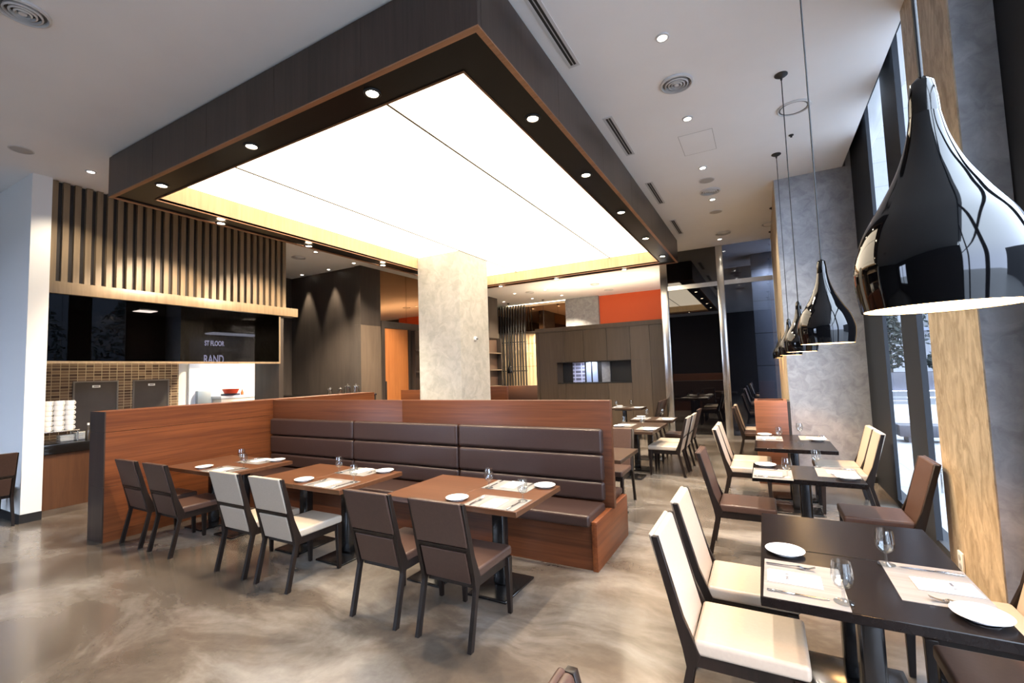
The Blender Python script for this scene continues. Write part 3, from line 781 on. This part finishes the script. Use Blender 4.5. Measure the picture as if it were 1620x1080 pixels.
MB().box(-.13, .13, -.13, .13, -.02, 0).build('diffuser', emit('kitchen_lamp', (1, .86, .64), 110), kl)
MB().box(-.15, .15, -.15, .15, -.012, -.0).build('frame', VENT_W, kl)
kl2 = thing('kitchen_ceiling_light', 'bright ceiling light in the white back kitchen', 'ceiling light', (-8.25, 3.0, 2.7))
MB().box(-.15, .15, -.5, .5, -.03, 0).build('diffuser', emit('kitchen_lamp_white', (.95, .97, 1), 15), kl2)
MB().box(-.16, .16, -.52, .52, 0, .28).build('housing', VENT_W, kl2)
for y0, y1, lab in ((.48, 1.10, 'left brushed steel hatch set in the brown mosaic tiles'), (1.315, 1.905, 'right brushed steel hatch set in the brown mosaic tiles')):
    t = thing('steel_hatch', lab, 'hatch', (-8.5, (y0 + y1) / 2, 1.0), 0, 'kitchen hatches')
    w = (y1 - y0) / 2
    MB().box(.001, .02, -w, -w + .025, -.1, .77).box(.001, .02, w - .025, w, -.1, .77).box(.001, .02, -w + .025, w - .025, .745, .77).build('frame', HATCH_F, t)
    MB().box(.001, .010, -w + .025, w - .025, -.1, .745).build('door_panel', STEEL_M, t)
    lbp = MB().box(.0105, .013, -.055, .055, .655, .695).build('name_plate', PAPER, t)
    MB().box(.0132, .0136, -.035, .035, .67, .682).build('print', INK, lbp)
kl['kind'] = 'thing'; kl2['kind'] = 'thing'
# cup stand and plates on the counter
st = thing('cup_stand', 'low dark stand with steel legs carrying the stacked white cups', 'stand', (-6.9, -.17, .932))
MB().box(-.13, .13, -.21, .20, .14, .155, .004).build('shelf', STEEL, st)
for sx in (-.1, .1):
    for sy in (-.19, .18):
        MB().cyl(sx * 1.2, sy, 0, .14, .008, 10).build('leg', STEEL, st)
cup = None
cols = [(-6.83, -.30), (-6.83, -.185), (-6.83, -.07), (-6.97, -.245), (-6.97, -.125)]
place = ['front left', 'front middle', 'front right', 'back left', 'back right']
for ci, (cx, cy) in enumerate(cols):
    for k in range(6):
        z = .932 + .156 + k * .068
        lab = f'white cup, {["lowest", "second", "third", "fourth", "fifth", "topmost"][k]} of the {place[ci]} stack on the stand'
        if cup is None:
            cup = thing('cup', lab, 'cup', (cx, cy, z), 0, 'stacked white cups')
            MB().lathe([(0, .004), (.042, .002), (.044, 0), (.046, .004), (.050, .03), (.052, .0665), (.050, .0665), (.047, .03), (.042, .008), (0, .008)], 24).build('bowl', PORCELAIN, cup)
            MB().tube([(0, .049 + .018 * math.sin(a) - .004, .034 + .022 * math.cos(a)) for a in [PI * q / 8 for q in range(9)]], .005, 8).build('handle', PORCELAIN, cup)
        else:
            dup(cup, (cx, cy, z), 0, lab, 'stacked white cups')
plate0 = None
for pi, (px, py) in enumerate(((-6.895, -.085), (-6.895, .082))):
    for k in range(5 if pi == 0 else 6):
        lab = f'square white plate, {["lowest", "second", "third", "fourth", "fifth", "topmost"][k]} of the {["left", "right"][pi]} pile under the cups'
        z = .9325 + .018 * k
        if plate0 is None:
            plate0 = tag(MB().hexa([(-.065, -.065, 0), (.065, -.065, 0), (.065, .065, 0), (-.065, .065, 0), (-.08, -.08, .016), (.08, -.08, .016), (.08, .08, .016), (-.08, .08, .016)], .003).build('square_plate', PORCELAIN), lab, 'plate', 'square plates under the cups')
            plate0.location = (px, py, z)
        else:
            dup(plate0, (px, py, z), random.uniform(-.06, .06), lab, 'square plates under the cups')
bt = thing('bottle', 'slim dark bottle with white cap beside the cup stand', 'bottle', (-6.72, .10, .932))
MB().lathe([(0, 0), (.028, 0), (.03, .01), (.03, .13), (.012, .17), (.011, .21), (0, .21)], 20).build('body', plain('dark_bottle', (.04, .03, .02), .1), bt)
MB().cyl(0, 0, .205, .235, .013, 16).build('cap', PORCELAIN, bt)
# back kitchen shelf items
ks = thing('kitchen_shelf', 'white worktop in the back kitchen carrying the red bowl', 'worktop', (-8.4, 3.02, 0))
MB().box(-.2, .2, -.3, .62, 1.33, 1.385, .004).build('top', WHITE_T, ks)
MB().box(-.18, .18, -.28, .60, 0, 1.33).build('body', CREAM_WALL, ks)
tr = tag(MB().box(-8.36, -8.20, 2.80, 3.12, 1.386, 1.432, .006).build('tray', plain('dark_blue_tray', (.05, .06, .10), .4)), 'dark tray under the red bowl in the back kitchen', 'tray')
rb = tag(MB().lathe([(0, .0), (.12, 0), (.165, .095), (.16, .095), (.117, .006), (0, .006)], 28).build('bowl', RED), 'red bowl on the dark tray in the back kitchen', 'bowl')
rb.location = (-8.22, 2.93, 1.433)
wc = tag(MB().box(-8.54, -8.42, 2.96, 3.22, 1.386, 1.53, .006).build('container', PORCELAIN), 'white box behind the red bowl in the back kitchen', 'box')
wbt = tag(MB().lathe([(0, 0), (.03, 0), (.03, .06), (.012, .09), (.012, .12), (0, .12)], 16).build('sauce_bottle', plain('amber_bottle', (.30, .10, .03), .2)), 'small amber bottle right of the red bowl', 'bottle')
wbt.location = (-8.3, 3.22, 1.386)
td = thing('towel_dispenser', 'steel dispenser box on the white kitchen wall panel', 'dispenser', (-8.58, 2.55, 1.15))
MB().box(.001, .10, -.13, .13, 0, .36, .01).build('body', plain('pale_steel', (.45, .52, .58), .3, metal=.7), td)
MB().box(.1005, .104, -.10, .10, .02, .06).build('slot', BLACK, td)
MB().box(.0, .001, -.10, .10, .03, .33).build('wall_mount', STEEL, td)
# service counter and canisters behind the partition
sc = thing('service_counter', 'black service counter against the dark panelled wall', 'counter', (-8, 5.1, 0))
MB().box(-1.6, 1.42, -.34, .34, 0, 1.24).build('body', BLACK, sc)
MB().box(-1.62, 1.44, -.36, .355, 1.241, 1.275, .004).build('top', COUNTER_T, sc)
can0 = None
for i, (x, r, h) in enumerate(((-7.64, .062, .14), (-7.27, .062, .14), (-6.80, .075, .20), (-6.42, .075, .20))):
    lab = ['leftmost small glass canister with shiny lid on the black service counter', 'second small glass canister with shiny lid on the black service counter',
           'third canister from the left, tall with dark contents and steel lid', 'rightmost tall dark canister, partly behind the taupe pier'][i]
    if i < 3 and i != 1:
        t = thing('canister', lab, 'canister', (x if i < 2 else -7.02, 4.98, 1.2755), 0, 'lidded canisters')
        MB().lathe([(0, 0), (r, 0), (r, h), (r * .9, h), (r * .9, .005), (0, .005)], 24).build('jar', GLASS_S, t)
        MB().cyl(0, 0, .006, h * .85, r * .85, 20).build('contents', plain('dark_contents', (.05, .035, .025), .6), t)
        MB().lathe([(0, h + .03), (r * .6, h + .025), (r * 1.05, h + .005), (r * 1.05, h), (0, h)], 24).build('lid', STEEL, t)
        MB().lathe([(0, h + .03), (.012, h + .03), (.016, h + .055), (0, h + .065)], 14).build('knob', STEEL, t)
        can0 = t
    else:
        dup(can0, (x if i == 1 else -6.74, 4.98, 1.2755), 0, lab, 'lidded canisters')

# ------------------------------------------------------------------ chairs
def back_y(z):
    return -.178 - (z - .40) * .27
def slab(x0, x1, z0, z1, f0, f1, bev, seg=3):
    """leaning slab: y offsets f0 (rear) and f1 (front) from the back line"""
    p = []
    for z in (z0, z1):
        y = back_y(z)
        p += [(x0, y + f0, z), (x1, y + f0, z), (x1, y + f1, z), (x0, y + f1, z)]
    return MB().hexa(p, bev, seg)
ch0 = thing('dining_chair', 'x', 'chair', (0, 0, 0))
MB().box(-.205, .205, -.165, .285, .392, .458, .018, 3).build('seat', LEATHER_B, ch0, True)
MB().box(-.185, .185, -.165, .255, .335, .391).build('seat_frame', W_CHAIR, ch0)
def back_mb():
    m = slab(-.191, .191, .43, .90, -.012, .018, .012)
    p = []
    for z, f in ((.615, .0), (.902, 0)):
        y = back_y(z)
        p += [(-.200, y - .030, z), (.200, y - .030, z), (.200, y - .008, z), (-.200, y - .008, z)]
    m.hexa(p, .010, 3)
    return m
back_mb().build('backrest', LEATHER_B, ch0, True)
slab(-.176, .176, .375, .582, -.030, -.014, .006).build('lower_back_panel', LEATHER_B, ch0, True)
slab(-.192, .192, .585, .612, -.026, -.013, .002, 1).build('back_rail', W_CHAIR, ch0)
for s in (-1, 1):
    x0, x1 = (.193, .214) if s > 0 else (-.214, -.193)
    poly = [(-.275, 0), (-.238, 0), (-.165, .335), (-.135, .395), (back_y(.55) + .018, .55), (back_y(.895) + .016, .895), (back_y(.895) - .014, .895),
            (back_y(.6) - .024, .6), (back_y(.42) - .028, .42), (back_y(.36) - .030, .34)]
    MB().prism(poly, 'x', x0 - .008, x1, .0015).build('leg', W_CHAIR, ch0)
    MB().hexa([(s * .192 - .014, .240, 0), (s * .192 + .014, .240, 0), (s * .192 + .014, .268, 0), (s * .192 - .014, .268, 0),
               (s * .190 - .020, .222, .39), (s * .190 + .020, .222, .39), (s * .190 + .020, .272, .39), (s * .190 - .020, .272, .39)], .002, 1).build('leg', W_CHAIR, ch0)
CRM = {'seat': LEATHER_C, 'backrest': LEATHER_C, 'lower_back_panel': LEATHER_C}
CH = 'dining chairs around the tables'
N_, E_, W_, S_ = 0, -PI / 2, PI / 2, PI
chairs = [
    (-.17, -.09, N_, 0, 'brown leather chair, back to camera, right one at the right-hand booth table'),
    (-.77, -.09, N_, 0, 'brown leather chair, back to camera, left one at the right-hand booth table'),
    (-1.92, -.075, N_, 1, 'cream leather chair, back to camera, right one at the middle booth table'),
    (-2.50, -.075, N_, 1, 'cream leather chair, back to camera, left one at the middle booth table'),
    (-3.655, -.10, N_, 0, 'brown leather chair, back to camera, right one at the left booth table'),
    (-4.25, -.10, N_, 0, 'brown leather chair, back to camera, next to the walnut partition end'),
    (1.50, -.275, E_, 1, 'nearest cream leather chair facing the window, big in the foreground'),
    (1.50, .30, E_, 1, 'second cream leather chair facing the window, tucked under the nearest table'),
    (1.43, 1.98, E_, 0, 'brown leather chair facing the window on the aisle side of the middle window table'),
    (1.42, 3.66, E_, 1, 'nearer cream chair facing the window at the table before the walnut screen box'),
    (1.42, 4.13, E_, 1, 'farther cream chair facing the window at the table before the walnut screen box'),
    (1.47, 6.78, E_, 0, 'brown leather chair facing the window, just left behind the walnut screen box'),
    (1.47, 7.35, E_, 1, 'cream chair seen behind the brown one, left of the walnut screen box'),
    (2.46, 2.0, W_, 0, 'brown leather chair with its back to the window beside the tan column'),
    (2.44, 3.66, W_, 1, 'nearer of two cream chairs with backs to the window before the grey pier'),
    (2.44, 4.11, W_, 1, 'farther of two cream chairs with backs to the window before the grey pier'),
    (2.54, -.26, W_, 0, 'dark leather chair at the bottom right corner under the table edge'),
    (2.54, .32, W_, 1, 'cream chair cut by the right edge, next to the tan column'),
    (1.50, -1.76, E_, 0, 'dark chair whose back top just peeks over the bottom edge, centre right'),
    (.28, -2.43, E_, 0, 'dark chair of which only a tip shows at the bottom left corner'),
    (.29, 4.92, W_, 1, 'nearer cream chair facing left at the first table behind the booth'),
    (.31, 5.42, W_, 1, 'farther cream chair facing left, behind the other at the table behind the booth'),
    (.29, 6.32, W_, 0, 'brown chair facing left at the second table behind the booth'),
    (-.07, 3.02, S_, 0, 'brown chair facing the camera right behind the booth end'),
    (-1.20, 6.25, E_, 0, 'brown chair back half hidden behind the booth top at the second table'),
    (-.78, 8.35, W_, 0, 'nearer dark chair in front of the brown partition by the steel post'),
    (-.78, 8.85, W_, 0, 'farther dark chair in front of the brown partition by the steel post'),
    (-6.78, -.86, W_, 0, 'dark leather chair at the left picture edge by the white pier'),
]
first = True
for x, y, r, cream, lab in chairs:
    if first:
        ch0.location = (x, y, 0); ch0.rotation_euler = (0, 0, r); ch0['label'] = lab; ch0['group'] = CH
        first = False
    else:
        dup(ch0, (x, y, 0), r, lab, CH, CRM if cream else None)

# ------------------------------------------------------------------ tables
def make_table(w, d, mat, off=(0, 0)):
    t = thing('dining_table', 'x', 'table')
    MB().box(-w / 2, w / 2, -d / 2, d / 2, .70, .74, .003, 1).build('tabletop', mat, t)
    ox, oy = off
    m = MB().box(ox - .055, ox + .055, oy - .045, oy + .045, .028, .699, .02, 4)
    m.build('post', DARKMETAL, t)
    bw, bd = .17, .235
    MB().box(ox - bw, ox + bw, oy - bd, oy + bd, .0, .016, .003, 1).hexa([(ox - bw + .02, oy - bd + .02, .016), (ox + bw - .02, oy - bd + .02, .016), (ox + bw - .02, oy + bd - .02, .016), (ox - bw + .02, oy + bd - .02, .016),
        (ox - bw + .06, oy - bd + .06, .030), (ox + bw - .06, oy - bd + .06, .030), (ox + bw - .06, oy + bd - .06, .030), (ox - bw + .06, oy + bd - .06, .030)]).build('base_plate', DARKMETAL, t)
    MB().box(ox - .15, ox + .15, oy - .2, oy + .2, .672, .699).build('mounting_plate', BLACK, t)
    return t
TG = 'square pedestal tables'
tA = make_table(.602, .77, W_TABLE, (-.09, .05))
tB = make_table(.598, .79, W_TABLE_D)       # rotated for the window row: local x runs along the world y
tC = make_table(.60, .75, wood('table_dark_walnut', (.028, .016, .010), (.048, .028, .018), 'x', .28, .3, fine=24), (0, .085))
def put(t, x, y, r, lab, used=set()):
    if t.name not in used:
        used.add(t.name)
        t.location = (x, y, 0); t.rotation_euler = (0, 0, r); t['label'] = lab; t['group'] = TG
        return t
    return dup(t, (x, y, 0), r, lab, TG)
for x1, w in ((.161, 'right-hand'), (-1.51, 'middle'), (-3.19, 'left')):
    yy = .43 if w == 'right-hand' else .385
    put(tA, x1 - .3015, yy, 0, f'walnut pedestal table laid for two, right half of the {w} booth table')
    put(tA, x1 - .9065, yy, 0, f'bare walnut pedestal table, left half of the {w} booth table')
put(tB, 2.015, -.2575, PI / 2, 'near dark table laid for two, foreground right')
put(tB, 2.015, .345, PI / 2, 'bare dark table joined to the far side of the laid foreground table')
put(tB, 1.94, 1.995, PI / 2, 'dark table laid for two in the middle of the window row')
put(tB, 1.935, 3.50, PI / 2, 'bare dark table, near half of the pair before the walnut screen box')
put(tB, 1.935, 4.105, PI / 2, 'dark table laid for two, far half of the pair before the walnut screen box')
put(tC, -.175, 4.50, PI / 2, 'walnut table, near half of the first pair behind the booth')
put(tC, -.175, 5.105, PI / 2, 'walnut table, far half of the first pair behind the booth')
put(tC, -.155, 6.05, PI / 2, 'walnut table, second one back behind the booth')
put(tC, -1.25, 8.40, PI / 2, 'dark-looking far table in front of the brown partition')
put(tC, .035, 2.38, 0, 'walnut table corner peeking out behind the booth end panel')

# ------------------------------------------------------------------ place settings
TZ = .7402
def quadbox(m, pts, z0, z1):
    return m.hexa([(x, y, z0) for x, y in pts] + [(x, y, z1) for x, y in pts])
# prototypes; local frame: diner at -y looking +y, right = +x
P = {}
P['placemat'] = MB().box(-.207, .207, 0, .295, 0, .002).build('placemat', MAT_G)
t = thing('napkin', 'x', 'napkin'); P['napkin'] = t
MB().box(-.062, .062, .0, .205, 0, .004, .001, 1).hexa([(-.06, .004, .0045), (.06, .002, .0045), (.058, .2, .0045), (-.058, .197, .0045), (-.058, .01, .008), (.055, .008, .007), (.055, .195, .007), (-.055, .19, .008)], .001, 1).build('folded_paper', PAPER, t)
m = MB()
for i, (u, w) in enumerate(((-.036, .006), (-.028, .005), (-.021, .006), (-.013, .004), (.001, .006), (.009, .006), (.017, .005), (.025, .006), (.033, .005))):
    m.box(u - w / 2, u + w / 2, .071, .083, .0078, .0083)
m.build('printed_line', INK, t)
t = thing('fork', 'x', 'fork'); P['fork'] = t
m = MB()
fp = [(0, .0, .004, .006), (0, .03, .005, .006), (0, .09, .006, .0035), (0, .12, .009, .003), (0, .135, .010, .010)]
for (a, c) in zip(fp[:-1], fp[1:]):
    m.hexa([(-a[3], a[1], a[2] - .0015), (a[3], a[1], a[2] - .0015), (c[3], c[1], c[2] - .0015), (-c[3], c[1], c[2] - .0015),
            (-a[3], a[1], a[2] + .0015), (a[3], a[1], a[2] + .0015), (c[3], c[1], c[2] + .0015), (-c[3], c[1], c[2] + .0015)])
m.build('handle', CUTLERY, t)
m = MB()
for k in range(4):
    u = -.0085 + k * .00567
    ys = [(.135, .010), (.150, .004), (.170, .006), (.195, .016)]
    for (a, c) in zip(ys[:-1], ys[1:]):
        m.hexa([(u - .0018, a[0], a[1] - .001), (u + .0018, a[0], a[1] - .001), (u + .0018, c[0], c[1] - .001), (u - .0018, c[0], c[1] - .001),
                (u - .0018, a[0], a[1] + .001), (u + .0018, a[0], a[1] + .001), (u + .0018, c[0], c[1] + .001), (u - .0018, c[0], c[1] + .001)])
m.hexa([(-.0105, .130, .008), (.0105, .130, .008), (.0105, .152, .003), (-.0105, .152, .003), (-.0105, .130, .010), (.0105, .130, .010), (.0105, .152, .005), (-.0105, .152, .005)])
m.build('tines', CUTLERY, t)
t = thing('knife', 'x', 'knife'); P['knife'] = t
MB().box(-.0055, .0055, 0, .10, 0, .007, .0025, 2).build('handle', CUTLERY, t)
MB().prism([(-.007, .1005), (.006, .1005), (.007, .2), (.002, .222), (-.005, .215)], 'z', .0015, .0035).build('blade', CUTLERY, t)
t = thing('side_plate', 'x', 'plate'); P['side_plate'] = t
MB().lathe([(0, .004), (.05, .004), (.052, 0), (.056, 0), (.058, .004), (.086, .015), (.0875, .018), (.085, .019), (.060, .010), (0, .008)], 40).build('dish', PORCELAIN, t)
MB().lathe([(.0585, .0098), (.061, .0112), (.0625, .0108), (.060, .0094)], 40, close=True).build('rim_line', plain('plate_rim_line', (.70, .69, .67), .2), t)
t = thing('water_glass', 'x', 'glass'); P['water_glass'] = t
MB().lathe([(.032, .158), (.036, .13), (.0385, .105), (.037, .085), (.030, .067), (.018, .056), (.006, .052), (0, .052)], 28).build('bowl', GLASS, t)
MB().lathe([(.0305, .1575), (.0345, .13), (.037, .105), (.0355, .086), (.0285, .069), (.016, .058), (0, .0575)], 28).build('bowl_inside', GLASS_S, t)
MB().lathe([(.006, .0515), (.0055, .035), (.0065, .012), (.012, .006), (.0345, .003), (.0345, 0), (0, 0)], 28).build('stem_foot', GLASS_S, t)
CAT = {'placemat': 'placemat', 'napkin': 'napkin', 'fork': 'fork', 'knife': 'knife', 'side_plate': 'plate', 'water_glass': 'glass'}
GRP = {'placemat': 'woven placemats', 'napkin': 'folded napkins', 'fork': 'table forks', 'knife': 'table knives', 'side_plate': 'side plates', 'water_glass': 'stemmed water glasses'}
DESC = {'placemat': 'grey woven placemat', 'napkin': 'white folded napkin with print', 'fork': 'steel fork', 'knife': 'steel knife', 'side_plate': 'round white side plate', 'water_glass': 'stemmed water glass'}
settings = [  # centre of the table edge, facing, where, plate u/v, glass u/v
    ((1.632, -.345), E_, 'on the near dark table, aisle side', (-.33, .095), (.138, .278)),
    ((2.410, -.158), W_, 'on the near dark table, window side', (-.255, .082), (.165, .277)),
    ((1.550, 1.845), E_, 'on the middle window-row table, aisle side', (-.345, .10), (.10, .257)),
    ((2.330, 2.07), W_, 'on the middle window-row table, window side', (-.215, .10), (.19, .275)),
    ((1.545, 3.99), E_, 'on the table before the screen box, aisle side', (-.27, .10), (.09, .26)),
    ((2.325, 4.14), W_, 'on the table before the screen box, window side', (-.20, .12), (.20, .275)),
    ((-.075, .050), N_, 'on the right-hand booth table, chair side', (-.335, .11), (.155, .25)),
    ((-.215, .810), S_, 'on the right-hand booth table, bench side', (-.272, .075), (.142, .275)),
    ((-1.79, .005), N_, 'on the middle booth table, chair side', (-.35, .13), (.165, .255)),
    ((-1.93, .765), S_, 'on the middle booth table, bench side', (-.26, .07), (.16, .27)),
    ((-3.47, .005), N_, 'on the left booth table, chair side', (-.355, .13), (.155, .265)),
    ((-3.60, .765), S_, 'on the left booth table, bench side', (-.235, .07), (.10, .29)),
    ((.197, 4.62), W_, 'on the first table behind the booth, right side', (-.25, .09), (.165, .275)),
    ((-.545, 4.92), E_, 'on the first table behind the booth, left side', (.20, .10), (.06, .15)),
    ((.217, 6.04), W_, 'on the second table behind the booth, right side', (-.25, .09), (.22, .26)),
    ((-.525, 6.0), E_, 'on the second table behind the booth, left side', (-.24, .09), (-.25, .20)),
    ((-.878, 8.42), W_, 'on the far table by the brown partition, right side', (-.25, .09), (.20, .35)),
    ((-1.622, 8.42), E_, 'on the far table by the brown partition, left side', (-.25, .09), (.05, .10)),
]
used = set()
for (cx, cy), r, where, pl, gl in settings:
    c, s = math.cos(r), math.sin(r)
    far_one = cy > 4.3 and cx < 1
    def put_item(k, u, v, dz, rot):
        x = cx + c * u - s * v; y = cy + s * u + c * v
        lab = f'{DESC[k]} {where}'
        src = P[k]
        if k not in used:
            used.add(k)
            src.location = (x, y, TZ + dz); src.rotation_euler = (0, 0, r + rot)
            tag(src, lab, CAT[k], GRP[k])
        else:
            dup(src, (x, y, TZ + dz), r + rot, lab, GRP[k])
    j = lambda a: random.uniform(-a, a)
    put_item('placemat', 0, .002, 0, j(.015))
    put_item('napkin', -.005 + j(.008), .015, .0023, j(.04))
    put_item('fork', -.15 + j(.01), .012, .0023, j(.05))
    put_item('knife', .15 + j(.008), .012, .0023, j(.03))
    put_item('side_plate', pl[0], pl[1], .0 if abs(pl[0]) > .3 else .0025, 0)
    onmat = abs(gl[0]) < .207 and gl[1] < .295
    put_item('water_glass', gl[0], gl[1], .0025 if onmat else 0.0005, j(3))

# socket on the tan column flank
so = thing('wall_socket', 'white double wall socket low on the tan column', 'socket', (2.83, 1.667, .255))
MB().box(-.013, -.0005, -.045, .045, -.07, .07, .003).build('cover_plate', PLASTIC_W, so)
for z in (-.03, .03):
    MB().lathe([(0, 0), (.02, 0), (.02, .002), (0, .002)], 16, Matrix.Translation((-.0135, 0, z)) @ Matrix.Rotation(-PI / 2, 4, 'Y')).build('outlet_hole', plain('socket_grey', (.45, .44, .42), .4), so)

# ------------------------------------------------------------------ outside the windows
struct('ground_paving', MB().box(3.12, 60, -40, 20, -.12, -.05).box(-60, 3.12, -40, YF - .2, -.12, -.05), PAVE)
struct('road_street', MB().box(3.12, 60, 20, 29.5, -.12, -.06), ROAD)
struct('road_line_marking', MB().box(3.12, 60, 24.4, 24.6, -.06, -.055).box(6.2, 7.6, 22.0, 22.25, -.06, -.055), ROADLINE)
pw = tag(MB().box(3.5, 23.5, 30.0, 31.5, -.05, .95, .03).build('planter_wall', PLANTER_M), 'long low dark planter wall across the street', 'planter')
pw.name = 'street_planter'
struct('wall_outside_building', MB().box(-6, 50, 38, 39, -.05, 22), FACADE)
struct('trim_outside_beam', MB().box(-6, 50, 37.8, 38, 3.6, 3.85), plain('facade_rail_grey', (.10, .11, .14), .5))  # blue-grey rail across the facade
struct('wall_outside_block', MB().box(24, 25, -12, 37, -.05, 8), plain('dark_sky_block', (.02, .022, .026), .6))  # unseen block added to darken the outdoors reflected in the kitchen glass
def leaf_tree(name, label, x, y, z, h, w, n, seed, cone=True):
    rnd = random.Random(seed)
    t = thing(name, label, 'tree', (x, y, z))
    MB().cyl(0, 0, 0, h * .9, .07, 8, .02).build('trunk', BARK, t)
    m = MB()
    bm = m.bm
    for k in range(n):
        f = rnd.random()
        zz = .26 + (h - .26) * f
        rr = w * ((1 - f) ** .8 if cone else math.sin(PI * (.15 + .8 * f))) * math.sqrt(rnd.random())
        a = rnd.random() * 2 * PI
        c = Vector((rr * math.cos(a), rr * math.sin(a), zz))
        s = rnd.uniform(.10, .24)
        d = Vector((rnd.uniform(-1, 1), rnd.uniform(-1, 1), rnd.uniform(-.3, 1))).normalized()
        e = d.orthogonal().normalized() * s * .4
        q = d.cross(e).normalized() * s * .4
        vs = [bm.verts.new(p) for p in (c - d * s, c + e, c + d * s, c - e)]
        bm.faces.new(vs)
        vs = [bm.verts.new(p) for p in (c - d * s, c + q, c + d * s, c - q)]
        bm.faces.new(vs)
    m.build('foliage', TREE, t)
    return t
leaf_tree('conifer_tree', 'feathery conifer outside between the two window frames', 8.1, 30.7, .95, 4.3, 1.25, 900, 3)
leaf_tree('bushy_tree', 'dark bushy tree outside next to the tan column', 11.6, 30.9, .95, 2.6, 1.2, 900, 5, False)
leaf_tree('tall_tree', 'tall tree whose branches show outside behind the big pendant', 13.2, 34.6, -.05, 9.5, 2.8, 1800, 9, False)
rnd = random.Random(4)
for i, x in enumerate((4.4, 5.4, 6.3, 9.87, 13.4)):
    leaf_tree('shrub', ['leftmost low shrub in the street planter', 'second low shrub in the street planter', 'low shrub just left of the conifer in the planter', 'low shrub between the conifer and the dark bushy tree',
                        'low shrub right of the dark bushy tree'][i], x, 30.4, .96, .9, .3, 300, 20 + i, False)['category'] = 'shrub'
for i, (x, y) in enumerate(((15, 4.5), (16, 9.5), (15.5, 15.5))):
    leaf_tree('street_tree', ['nearest leafy street tree off to the right outside', 'middle leafy street tree off to the right outside', 'farthest leafy street tree off to the right outside'][i], x, y, -.05, 6.5, 2.3, 1300, 40 + i, False)
bk = thing('bicycle_rack', 'steel tube rack on the pavement outside by the tan column', 'rack', (6.0, 15.5, -.05))
for k in range(3):
    MB().tube([(-.4 + k * .3, 0, 0), (-.4 + k * .3, 0, .7), (-.36 + k * .3, .05, .8), (-.30 + k * .3, .3, .85), (-.3 + k * .3, .5, .7), (-.3 + k * .3, .5, 0)], .03, 8).build('hoop', STEEL, bk)
MB().tube([(-.5, 0, .55), (.6, 0, .55)], .025, 8).build('rail', STEEL, bk)
bd = thing('stone_bench', 'low grey stone block bench on the pavement outside the window', 'bench', (4.35, 9.9, -.05))
MB().box(-.25, .9, -.25, .25, .12, .36, .02).build('seat_slab', PLANTER_M, bd)
MB().box(-.1, .1, -.2, .2, 0, .119).box(.5, .7, -.2, .2, 0, .119).build('support', PLANTER_M, bd)
ph = thing('bent_pipe_post', 'small bent pipe post on the pavement near the tan column', 'post', (3.62, 5.2, -.05))
MB().tube([(0, 0, 0), (0, 0, .28), (.04, .02, .34), (.12, .06, .36), (.16, .08, .30)], .018, 8).build('pipe', STEEL, ph)

# ------------------------------------------------------------------ daylight
w = bpy.data.worlds.new('overcast'); SC.world = w; w.use_nodes = True
nt = w.node_tree; bg = nt.nodes['Background']
tc = nt.nodes.new('ShaderNodeTexCoord'); sx = nt.nodes.new('ShaderNodeSeparateXYZ'); rp = nt.nodes.new('ShaderNodeValToRGB')
rp.color_ramp.elements[0].position = 0.0; rp.color_ramp.elements[0].color = (.55, .66, .90, 1)
rp.color_ramp.elements[1].position = .6; rp.color_ramp.elements[1].color = (.70, .83, 1.0, 1)
nt.links.new(tc.outputs['Generated'], sx.inputs[0]); nt.links.new(sx.outputs['Z'], rp.inputs['Fac']); nt.links.new(rp.outputs['Color'], bg.inputs['Color'])
bg.inputs['Strength'].default_value = 13.0

# ------------------------------------------------------------------ camera
yaw, pitch, roll = -0.49997, 0.06624, -0.03281
f_px = 724.06764
cy_, sy_ = math.cos(yaw), math.sin(yaw); cp_, sp_ = math.cos(pitch), math.sin(pitch)
fwd = Vector((sy_ * cp_, cy_ * cp_, sp_)); right = Vector((cy_, -sy_, 0)); up = right.cross(fwd)
r2 = math.cos(roll) * right + math.sin(roll) * up
u2 = -math.sin(roll) * right + math.cos(roll) * up
cam = bpy.data.cameras.new('camera'); co = bpy.data.objects.new('camera', cam); COL.objects.link(co)
co.matrix_world = Matrix(((r2.x, u2.x, -fwd.x, 1.68901), (r2.y, u2.y, -fwd.y, -2.73284), (r2.z, u2.z, -fwd.z, 1.69), (0, 0, 0, 1)))
cam.sensor_width = 36; cam.lens = f_px / 1620 * 36
cam.clip_start = .02; cam.clip_end = 300
SC.camera = co
SC.view_settings.view_transform = 'Standard'
SC.view_settings.look = 'None'
SC.view_settings.gamma = 1
SC.view_settings.use_curve_mapping = False
SC.view_settings.exposure = 0.27
SC.cycles.max_bounces = 8
SC.cycles.transparent_max_bounces = 16
SC.cycles.sample_clamp_indirect = 4
SC.cycles.caustics_reflective = False
SC.cycles.caustics_refractive = False
SC.cycles.use_denoising = True
